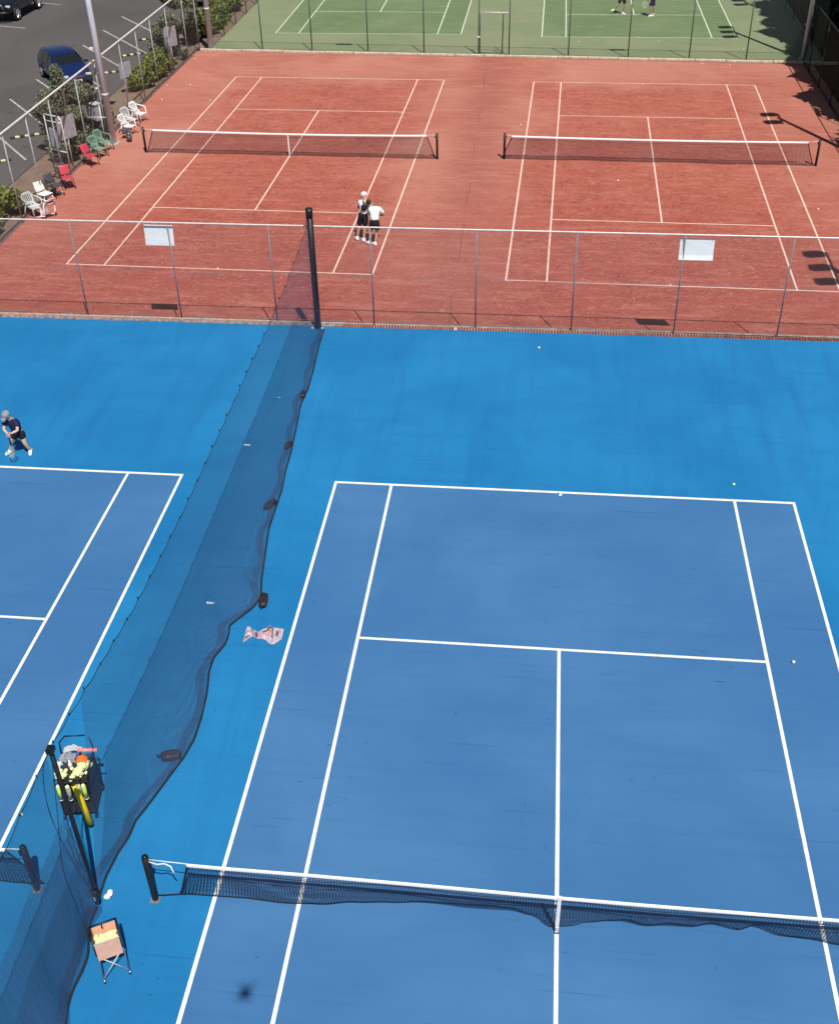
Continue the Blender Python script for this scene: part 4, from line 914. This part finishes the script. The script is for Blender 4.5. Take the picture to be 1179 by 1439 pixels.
# ------------------------------------------------------------------ plants
def blobs_foliage(mb, blobs, n, size, rnd, aspect=2.0, dens=.35):
    for i in range(n):
        c, r_ = rnd.choice(blobs); 
        d = Vector((rnd.gauss(0,1),rnd.gauss(0,1),rnd.gauss(0,1))).normalized(); rr_ = rnd.random()**dens
        p = Vector(c)+Vector((d.x*r_[0],d.y*r_[1],d.z*r_[2]))*rr_
        if p.z < .05: p.z = .05+rnd.random()*.1
        a = Vector((rnd.gauss(0,1),rnd.gauss(0,1),rnd.gauss(0,.7))).normalized(); b = a.cross(Vector((rnd.gauss(0,1),rnd.gauss(0,1),rnd.gauss(0,1)))).normalized()
        s_ = size*rnd.uniform(.6,1.4); a *= s_*aspect*.5; b *= s_*.5
        mb.add([p-a, p-b*.9, p+a, p+b*.9], [(0,1,2,3)])
def tree(name, label, loc, h, blobs, n, leaf, size, seed, cat='tree', grp=None, trunk_r=.09, limbs=6):
    rnd = random.Random(seed); t = thing(name, label, cat, loc, 0, grp)
    mb = sm(MB()); mb.tube([(0,0,-.1),(.05,.03,h*.25),(-.03,.06,h*.5),(.02,0,h*.72)], [trunk_r*1.3,trunk_r,trunk_r*.8,trunk_r*.4], 8)
    for k in range(limbs):
        c, r_ = blobs[k % len(blobs)]; z0 = h*rnd.uniform(.2,.45); mid = Vector((c[0]*.5+rnd.uniform(-.1,.1), c[1]*.5, (z0+c[2])*.5))
        mb.tube([(0,.03,z0), mid, c], [trunk_r*.6,trunk_r*.4,trunk_r*.15], 6)
    mb.build('trunk', M['bark'], t)
    mb = MB(); blobs_foliage(mb, blobs, n, size, rnd); stuff(mb.build('crown', M[leaf], t)); return t
rb = random.Random(21)
def mkblobs(n, c, spread, rad):
    return [((c[0]+rb.uniform(-1,1)*spread[0], c[1]+rb.uniform(-1,1)*spread[1], c[2]+rb.uniform(-1,1)*spread[2]), tuple(rad*rb.uniform(.6,1.1) for _ in range(3))) for _ in range(n)]
tree('olive_tree', 'grey green olive tree between the side fence and the blue hatchback', (-21.85,38.1,-.65), 3.4, mkblobs(22,(0,0,1.45),(.6,1.5,.95),.5)+[((-.25,.3,2.5),(.4,.45,.5)),((-.3,.35,3.0),(.28,.3,.45))], 26000, 'leaf_olive', .065, 5)
tree('olive_tree', 'dark olive tree behind the side fence near the far corner', (-21.6,54.2,-.65), 3.3, mkblobs(16,(0,.2,1.7),(.8,2.0,1.1),.6), 20000, 'leaf_olive', .085, 6)
def hedge(label, x0, x1, y0, y1, h, n, leaf, seed, size=.10):
    rnd = random.Random(seed); t = thing('hedge', label, 'shrub', ((x0+x1)/2,(y0+y1)/2,-.65)); cx=(x0+x1)/2; cy=(y0+y1)/2
    bl = [((rnd.uniform(x0,x1)-cx, rnd.uniform(y0,y1)-cy, h*rnd.uniform(.3,.7)), (.38,.38,h*.42)) for _ in range(int((y1-y0)*5))]
    mb = MB(); blobs_foliage(mb, bl, n, size, rnd, 1.6, .4); stuff(mb.build('foliage', M[leaf], t))
    mb = MB(); 
    for c, r_ in bl[::2]: mb.tube([(c[0],c[1],0),(c[0]+rnd.uniform(-.1,.1),c[1],c[2])], .015, 4)
    mb.build('stems', M['bark'], t)
hedge('bright yellow green hedge behind the fence beyond the lamp pole', -22.0,-21.1,45.9,50.9,.95,9500,'leaf_lime',2)
hedge('bright green hedge in the left corner beside the near chairs', -22.3,-21.0,25.5,30.6,1.0,9500,'leaf_lime',3)
hedge('yellow green bush behind the corner pole by the green court', -21.6,-20.6,56.5,66,1.3,9000,'leaf_lime',4,.13)
hedge('dark low shrubs under the olive tree by the meter box', -21.9,-21.2,35.8,41.5,.8,7000,'leaf_olive',7)
t = thing('spiky_plant', 'grey green spiky plant at the foot of the dark olive tree', 'plant', (-20.75,52.6,-.65)); rnd = random.Random(9)
for i in range(34):
    a = i*2.4; tl = rnd.uniform(.3,1.15); L = rnd.uniform(.7,1.1); d = Vector((cos(a)*sin(tl),sin(a)*sin(tl),cos(tl))); s_ = Vector((-sin(a),cos(a),0))*.035
    mb = MB(); mb.add([-s_+d*.05, s_+d*.05, s_*.8+d*L*.6, -s_*.8+d*L*.6, d*L-Vector((0,0,.08))], [(0,1,2,3),(3,2,4)]); mb.build('leaf', M['leaf_grey'], t)
for i,(x,y,lb) in enumerate([(-20.9,34.0,'dry twiggy weed at the foot of the open gate'),(-21.1,32.7,'small dry weed in the sandy bed behind the dark grey chair')]):
    rnd = random.Random(30+i); t = thing('dry_weed', lb, 'plant', (x,y,-.65)); mb = MB()
    for k in range(26): 
        a = rnd.uniform(0,6.28); l_ = rnd.uniform(.25,.6); tl=rnd.uniform(.1,.8); mb.tube([(0,0,0),(cos(a)*sin(tl)*l_*.5,sin(a)*sin(tl)*l_*.5,l_*.6),(cos(a)*sin(tl)*l_,sin(a)*sin(tl)*l_,l_*.9)], .008, 3)
    mb.build('twigs', M['leaf_grey'], t)
mb = MB(); rnd = random.Random(77)
for k in range(2600):
    x = rnd.uniform(-22.7,-20.8); y = rnd.uniform(22,70); s_ = rnd.uniform(.02,.06); a = rnd.uniform(0,3.1)
    mb.add([(x-s_*cos(a),y-s_*sin(a),-.645),(x+s_*sin(a)*.5,y-s_*cos(a)*.5,-.63),(x+s_*cos(a),y+s_*sin(a),-.64)], [(0,1,2)])
stuff(tag(mb.build('leaf_litter', M['leaf_grey'], None), 'scattered dry leaves on the sandy bed behind the side fence', 'leaf litter'))
# tall trees beyond the right side fence; they shade the far right corner
TT = [(16.7,33.5,10.5),(16.5,37.5,10.5),(16.3,41.5,11),(16.3,45.5,11.5),(16.5,49.5,11.5),(16.6,53.5,12),(16.7,57.5,12),(16.9,61.5,12.5),(21,36,11),(21,42,12),(21,48,12),(21,54,12),(21,60,12)]
WW = ['nearest the camera','second from the camera','third from the camera','fourth from the camera','at the far kerb line','sixth from the camera','seventh from the camera','farthest of the front row']+['in the back row, '+w for w in ('first','second','third','fourth','last')]
for i,(x,y,h) in enumerate(TT):
    bl = mkblobs(26,(0,0,h*.62),(1.5,2.1,h*.27),1.25)
    tree('tall_tree', 'tall dark tree beyond the right fence, '+WW[i], (x,y,-.6), h, bl, 8000, 'leaf_dark', .5, 50+i, grp='tall trees shading the right side', trunk_r=.22)
rnd = random.Random(5)
for i,(x,y) in enumerate([(13.9,43.5),(14.3,46.2),(14.8,49),(15.2,52.5),(15.6,56),(16.2,60),(16.6,64)]):
    t = thing('dark_bush', 'dark bush in the shade behind the right fence, %s from the camera' % ('first','second','third','fourth','fifth','sixth','seventh')[i], 'bush', (x,y,-.62), 0, 'bushes behind the right side fence')
    mb = MB(); blobs_foliage(mb, mkblobs(6,(0,0,.8),(.5,1.1,.4),.7), 1500, .16, rnd); stuff(mb.build('foliage', M['leaf_dark'], t))
t = thing('timber_wall', 'dark timber board wall in deep shade behind the right fence', 'wall', (17.6,55,-.6))
for i in range(34):
    mb = MB(); mb.cbox((rnd.uniform(-.02,.02), -17+i*1.0, 1.3), (.05,.97,2.6+rnd.uniform(-.03,.03))); mb.build('board', M['timber'], t)

# ------------------------------------------------------------------ people
def skin_obj(name, chains, m, parent, sub=1, smooth=True):
    """chains: list of polylines of (point, radius); points that coincide are welded -> one skin surface"""
    verts = []; rad = []; edges = []; idx = {}
    for ch in chains:
        last = None
        for p, r_ in ch:
            k = tuple(round(q,4) for q in p)
            if k not in idx: idx[k] = len(verts); verts.append(p); rad.append(r_)
            if last is not None and last != idx[k]: edges.append((last, idx[k]))
            last = idx[k]
    me = bpy.data.meshes.new(name); me.from_pydata(verts, edges, []); me.update()
    o = bpy.data.objects.new(name, me); C.objects.link(o)
    md = o.modifiers.new('skin','SKIN'); md.use_smooth_shade = True
    lay = me.skin_vertices[0] if me.skin_vertices else None
    if lay is None:
        me.attributes; bpy.context.view_layer.update(); lay = me.skin_vertices[0]
    for i, sv in enumerate(lay.data):
        q = rad[i]; sv.radius = q if isinstance(q, tuple) else (q, q); sv.use_root = (i == 0)
    s_ = o.modifiers.new('sub','SUBSURF'); s_.levels = sub; s_.render_levels = sub
    bpy.context.view_layer.update()
    dg = bpy.context.evaluated_depsgraph_get(); nm = bpy.data.meshes.new_from_object(o.evaluated_get(dg))
    bpy.data.objects.remove(o); nm.name = name; nm.materials.clear(); nm.materials.append(m)
    o = bpy.data.objects.new(name, nm); C.objects.link(o); o.parent = parent
    return o
def lerpv(a, b, k): return tuple(p+(q-p)*k for p, q in zip(a, b))
def person(label, loc, J, mats, scale=1., shorts_len=.75, sleeve=.75, cap=None, hairm=None, long=False):
    """J: joints in metres, local frame. keys pelvis chest neck head(look dir 'face') sh/el/ha L,R hip/kn/an/toe L,R"""
    t = thing('person', label, 'person', loc)
    k = scale; s_ = mats['skin']; J = {a: Vector(b) for a, b in J.items()}
    hd = J['head']; face = J['face'].normalized()
    ch = [[(tuple(J['pelvis']), (.13*k,.10*k)), (tuple(lerpv(J['pelvis'],J['chest'],.5)), (.12*k,.09*k)), (tuple(J['chest']), (.15*k,.10*k)), (tuple(J['neck']), .06*k), (tuple(lerpv(J['neck'],hd,.45)), .05*k), (tuple(hd-face*.0-Vector((0,0,.03*k))), (.085*k,.092*k)), (tuple(hd+Vector((0,0,.05*k))), (.078*k,.086*k))]]
    for s in 'LR':
        ch.append([(tuple(J['chest']), (.15*k,.10*k)), (tuple(J['sh'+s]), .058*k), (tuple(lerpv(J['sh'+s],J['el'+s],.55)), .048*k), (tuple(J['el'+s]), .038*k), (tuple(lerpv(J['el'+s],J['ha'+s],.5)), .036*k), (tuple(lerpv(J['el'+s],J['ha'+s],.85)), .026*k), (tuple(J['ha'+s]), (.036*k,.02*k))])
        ch.append([(tuple(J['pelvis']), (.13*k,.10*k)), (tuple(J['hip'+s]), .088*k), (tuple(lerpv(J['hip'+s],J['kn'+s],.5)), .076*k), (tuple(J['kn'+s]), .052*k), (tuple(lerpv(J['kn'+s],J['an'+s],.4)), .052*k), (tuple(J['an'+s]), .036*k), (tuple(lerpv(J['an'+s],J['toe'+s],.5)), .034*k), (tuple(J['toe'+s]), .03*k)])
    body = skin_obj('body', ch, s_, t, 2)
    ex = sm(MB())
    rtv = face.cross(Vector((0,0,1))).normalized(); upv = rtv.cross(face)
    ex.tube([hd+face*.085*k+upv*.02*k, hd+face*.108*k-upv*.015*k], [.008*k,.016*k], 6)       # nose
    for sg in (-1,1): ex.ball(hd+rtv*sg*.085*k, .028*k, 6, 5, sc=(.5,1,1.1))                  # ears
    ex.tube([hd+face*.088*k-upv*.045*k-rtv*.022*k, hd+face*.093*k-upv*.045*k, hd+face*.088*k-upv*.045*k+rtv*.022*k], .006*k, 5)
    for s in 'LR':                                                                            # fingers and thumb
        h = J['ha'+s]; d = (h-J['el'+s]).normalized(); sd_ = d.cross(Vector((0,0,1))); sd_ = sd_.normalized() if sd_.length > .1 else Vector((1,0,0)); cu = d.cross(sd_)
        for i, l_ in enumerate((.062,.074,.07,.055)):
            b0 = h+d*.02*k+sd_*(i-1.5)*.019*k; b1 = b0+d*l_*.55*k+cu*.012*k; b2 = b1+d*l_*.3*k+cu*.035*k; ex.tube([b0,b1,b2], [.0095*k,.0085*k,.007*k], 5)
        b0 = h-d*.01*k+sd_*.03*k; ex.tube([b0, b0+sd_*.03*k+d*.02*k, b0+sd_*.03*k+d*.05*k], [.011*k,.010*k,.008*k], 5)
    # join nose, ears, mouth, fingers into the body mesh
    import bmesh
    bm = bmesh.new(); bm.from_mesh(body.data); tmp = ex.mesh('x', s_); bm.from_mesh(tmp); bm.to_mesh(body.data); bm.free(); bpy.data.meshes.remove(tmp)
    body.data.polygons.foreach_set('use_smooth', [True]*len(body.data.polygons))
    for sg in (-1,1): sm(MB().ball(hd+face*.086*k+rtv*sg*.032*k+upv*.012*k, .011*k, 6, 5)).build('eye', M['eye'], t)
    # shirt
    g_ = 1.16
    sc_ = [[(tuple(lerpv(J['pelvis'],J['chest'],-.05)), (.172*k,.145*k)), (tuple(lerpv(J['pelvis'],J['chest'],.5)), (.155*k,.125*k)), (tuple(J['chest']), (.175*k,.13*k)), (tuple(lerpv(J['chest'],J['neck'],.75)), .085*k)]]
    for s in 'LR': sc_.append([(tuple(J['chest']), (.175*k,.13*k)), (tuple(J['sh'+s]), .078*k), (tuple(lerpv(J['sh'+s],J['el'+s],sleeve)), .073*k)])
    skin_obj('shirt', sc_, mats['shirt'], t, 2)
    sc_ = [[(tuple(lerpv(J['pelvis'],J['chest'],.35)), (.15*k,.12*k)), (tuple(J['pelvis']), (.155*k,.13*k))]]
    for s in 'LR': sc_.append([(tuple(J['pelvis']), (.155*k,.13*k)), (tuple(J['hip'+s]), .112*k), (tuple(lerpv(J['hip'+s],J['kn'+s],shorts_len)), .105*k)])
    skin_obj('shorts' if not long else 'trousers', sc_, mats['shorts'], t, 2)
    for s in 'LR':
        a, b = J['an'+s], J['toe'+s]; d = (b-a); d.z = 0; d.normalize()
        sh = sm(MB()); base = Vector((a.x,a.y,0)); 
        sh.tube([base-d*.075*k+Vector((0,0,.05*k)), base-d*.03*k+Vector((0,0,.055*k)), base+d*.06*k+Vector((0,0,.05*k)), base+d*.15*k+Vector((0,0,.036*k)), base+d*.2*k+Vector((0,0,.03*k))], [.038*k,.054*k,.052*k,.046*k,.026*k], 10)
        if a.z > .15*k:
            for i_ in range(len(sh.v)): sh.v[i_] = (sh.v[i_][0], sh.v[i_][1], sh.v[i_][2]+a.z-.09*k)
        sh.build('shoe', mats['shoe'], t)
        sm(MB().tube([tuple(a-Vector((0,0,.02))), tuple(lerpv(a,J['kn'+s],.16))], [.043*k,.046*k], 8)).build('sock', mats['sock'], t)
    if hairm: 
        o_ = sm(MB().ball(hd-face*.018*k+upv*.035*k, .105*k, 14, 9, sc=(.95,1.02,1.0))).build('hair', hairm, t)
    if cap:
        cp = sm(MB()); m3 = Matrix((rtv, face, upv)).transposed()
        cp.ball(hd+upv*.045*k-face*.008*k, .112*k, 14, 8, sc=(.95,1.05,.82), m=m3)
        cp.build('cap', cap, t)
        br = sm(MB()); br.grid(lambda u,v: tuple(hd+upv*(.055-.02*v-.02*(2*u-1)**2)*k + face*(.08+.1*v*(1-.35*(2*u-1)**2))*k + rtv*(2*u-1)*.082*k), 8, 4)
        b_o = br.build('cap_brim', cap, t); b_o.modifiers.new('s','SOLIDIFY').thickness = .008
    return t
# boy on the left blue court: wide stance, leaning, looking down at a racket held in both hands
kid = dict(pelvis=(.08,.02,.62), chest=(.04,-.03,.92), neck=(.01,-.08,1.06), head=(-.02,-.13,1.2), face=(-.4,-.75,-.5),
 shL=(.15,-.05,1.0), elL=(.21,-.2,.82), haL=(.06,-.3,.78), shR=(-.09,-.08,1.02), elR=(-.13,-.24,.86), haR=(.0,-.32,.76),
 hipL=(.16,.03,.57), knL=(.21,-.03,.32), anL=(.26,.06,.07), toeL=(.31,-.09,.03), hipR=(.0,.02,.57), knR=(-.14,-.03,.33), anR=(-.25,.02,.07), toeR=(-.3,-.13,.03))
person('boy in navy shirt, black shorts and grey cap on the left blue court', (-13.76,12.5,0), kid, dict(skin=M['pale_skin'], shirt=M['navy'], shorts=M['black_cloth'], shoe=M['shoe'], sock=M['black_cloth']), 1.0, .62, .7, cap=M['grey_cloth'])
t = thing('tennis_racket', 'tennis racket held low by the boy on the left blue court', 'racket', (-13.76,12.17,.74))
tb([(0,0,0),(.01,-.02,-.1),(.03,-.05,-.26)], .016, 'grip', M['black'], t)
fr_ = [(.03+.02*0+ .0+ .115*cos(a)*.9, -.05-.02-.115*sin(a)*.0-.05*(1+sin(a)), -.26-.16*(1+sin(a))) for a in [i*2*pi/20 for i in range(20)]]
sm(MB().tube(fr_, .009, 6, closed=True)).build('frame', M['teal_cloth'], t)
m_ = MB(); c_ = Vector((.03,-.12,-.42)); m_.add([c_]+[Vector(q) for q in fr_], [(0,i+1,(i+1)%20+1) for i in range(20)]); m_.uv = [(q[0],q[2]) for q in m_.v]; m_.build('strings', M['racket_net'], t)
# two adults on the left clay court
adL = dict(pelvis=(.2,.12,.93), chest=(.26,.0,1.28), neck=(.27,-.06,1.44), head=(.22,-.14,1.56), face=(-.45,-.6,-.6),
 shL=(.43,-.02,1.38), elL=(.46,-.16,1.12), haL=(.3,-.3,1.02), shR=(.09,.02,1.39), elR=(.02,-.12,1.14), haR=(.1,-.28,1.0),
 hipL=(.28,.14,.87), knL=(.24,.16,.48), anL=(.2,.3,.09), toeL=(.12,.14,.04), hipR=(.1,.12,.87), knR=(.02,.06,.48), anR=(-.06,.16,.09), toeR=(-.16,.0,.04))
for q in adL: adL[q] = (adL[q][0], (.28 if q != 'face' else 0)-adL[q][1], adL[q][2])
person('adult in white cap and white shirt bending forward on the left clay court', (-7.33,27.78,ZC), adL, dict(skin=M['skin'], shirt=M['shirt_white'], shorts=M['black_cloth'], shoe=M['shoe'], sock=M['white_cloth']), 1.08, .85, .6, cap=M['white_cloth'])
adR = dict(pelvis=(.2,.1,.86), chest=(.2,-.04,1.18), neck=(.08,-.14,1.31), head=(-.03,-.2,1.4), face=(-.6,-.4,-.65),
 shL=(.38,-.08,1.27), elL=(.52,-.14,1.03), haL=(.34,-.28,.95), shR=(.03,-.06,1.26), elR=(-.1,-.2,1.04), haR=(.06,-.34,.93),
 hipL=(.28,.12,.8), knL=(.26,.05,.44), anL=(.2,.2,.09), toeL=(.08,.06,.04), hipR=(.1,.08,.8), knR=(.04,.02,.45), anR=(-.02,.12,.09), toeR=(-.14,.0,.04))
for q in adR: adR[q] = (adR[q][0], (.2 if q != 'face' else 0)-adR[q][1], adR[q][2])
person('dark haired adult in pale blue shirt stooping beside the one in the white cap', (-6.87,27.45,ZC), adR, dict(skin=M['skin'], shirt=M['shirt'], shorts=M['black_cloth'], shoe=M['shoe'], sock=M['white_cloth']), 1.06, .75, .8, hairm=M['hair'])
for nm_, a_, b_2, c_2 in (('sleeve', adL['shR'], adL['elR'], adL['haR']), ('sleeve', adL['shL'], adL['elL'], adL['haL'])):
    pz = [q for q in bpy.data.objects if q.get('label','').startswith('adult in white cap')][0]
    tb([lerpv(a_,b_2,.45), b_2, lerpv(b_2,c_2,.8)], [.062,.056,.046], nm_, M['navy'], pz)
t = thing('backpack', 'small dark sling bag on the back of the adult in the white cap', 'bag', (-7.08,27.83,ZC+1.26)); sm(MB().ball((0,0,0), .12, 12, 8, sc=(.9,.55,1.0))).build('bag', M['black_cloth'], t); tb([(.03,.0,.14),(-.03,.14,.2),(-.1,.2,.12)], .018, 'strap', M['black_cloth'], t)
# players on the right green court (heads cut by the top edge of the frame)
g1 = dict(pelvis=(-.02,0,.95), chest=(.02,-.03,1.3), neck=(.05,-.05,1.48), head=(.07,-.08,1.62), face=(.6,-.6,-.2),
 shL=(.02,.17,1.42), elL=(-.08,.3,1.16), haL=(.1,.28,1.02), shR=(.06,-.22,1.4), elR=(.2,-.34,1.15), haR=(.36,-.24,1.05),
 hipL=(-.1,.06,.9), knL=(-.22,.0,.52), anL=(-.48,.12,.25), toeL=(-.56,.06,.1), hipR=(.08,-.02,.9), knR=(.16,-.1,.5), anR=(.06,-.02,.09), toeR=(.2,-.1,.04))
person('player in black shorts running on the right green court', (3.45,63.3,ZC), g1, dict(skin=M['skin'], shirt=M['khaki'], shorts=M['black_cloth'], shoe=M['shoe'], sock=M['white_cloth']), 1., .8, .7, hairm=M['hair'])
g2 = {a: (-b[0]*.6, b[1]*.8, b[2]) for a, b in g1.items()}; g2['face'] = (-.6,-.6,-.2); g2['anL']=(.12,.1,.12); g2['knL']=(.1,-.02,.5); g2['toeL']=(.05,-.05,.04)
person('player in navy shorts holding a racket on the right green court', (5.2,62.75,ZC), g2, dict(skin=M['skin'], shirt=M['navy'], shorts=M['navy'], shoe=M['shoe'], sock=M['white_cloth']), 1., .8, .7, cap=M['white_cloth'])
t = thing('tennis_racket', 'racket held out by the player in navy shorts', 'racket', (4.98,62.6,ZC+1.02))
tb([(0,0,0),(-.12,-.04,-.12)], .016, 'grip', M['black'], t); sm(MB().tube([(-.24+.13*cos(a),-.05,-.32+.17*sin(a)) for a in [i*2*pi/18 for i in range(18)]], .01, 6, closed=True)).build('frame', M['white_rope'], t)
m_ = MB(); m_.add([(-.24,-.05,-.32)]+[(-.24+.13*cos(a),-.05,-.32+.17*sin(a)) for a in [i*2*pi/18 for i in range(18)]], [(0,i+1,(i+1)%18+1) for i in range(18)]); m_.uv = [(q[0],q[2]) for q in m_.v]; m_.build('strings', M['racket_net'], t)

# ------------------------------------------------------------------ camera drone that casts the small round shadow on the court
t = thing('camera_drone', 'small grey quadcopter drone hovering high above the near blue court', 'drone', (-.41,-9.9,15.95))
MB().cbox((0,0,0),(.14,.2,.08),bev=.03).build('fuselage', M['drone'], t)
for sx in (-1,1):
    for sy in (-1,1):
        tb([(sx*.04,sy*.06,.01),(sx*.10,sy*.11,.02)], .01, 'arm', M['drone'], t)
        sm(MB().tube([(sx*.10,sy*.11,.02),(sx*.10,sy*.11,.055)], .018, 8)).build('motor', M['black'], t)
        MB().cbox((sx*.10,sy*.11,.06),(.10,.012,.003),rz=sx*sy*.6).build('propeller', M['black'], t)
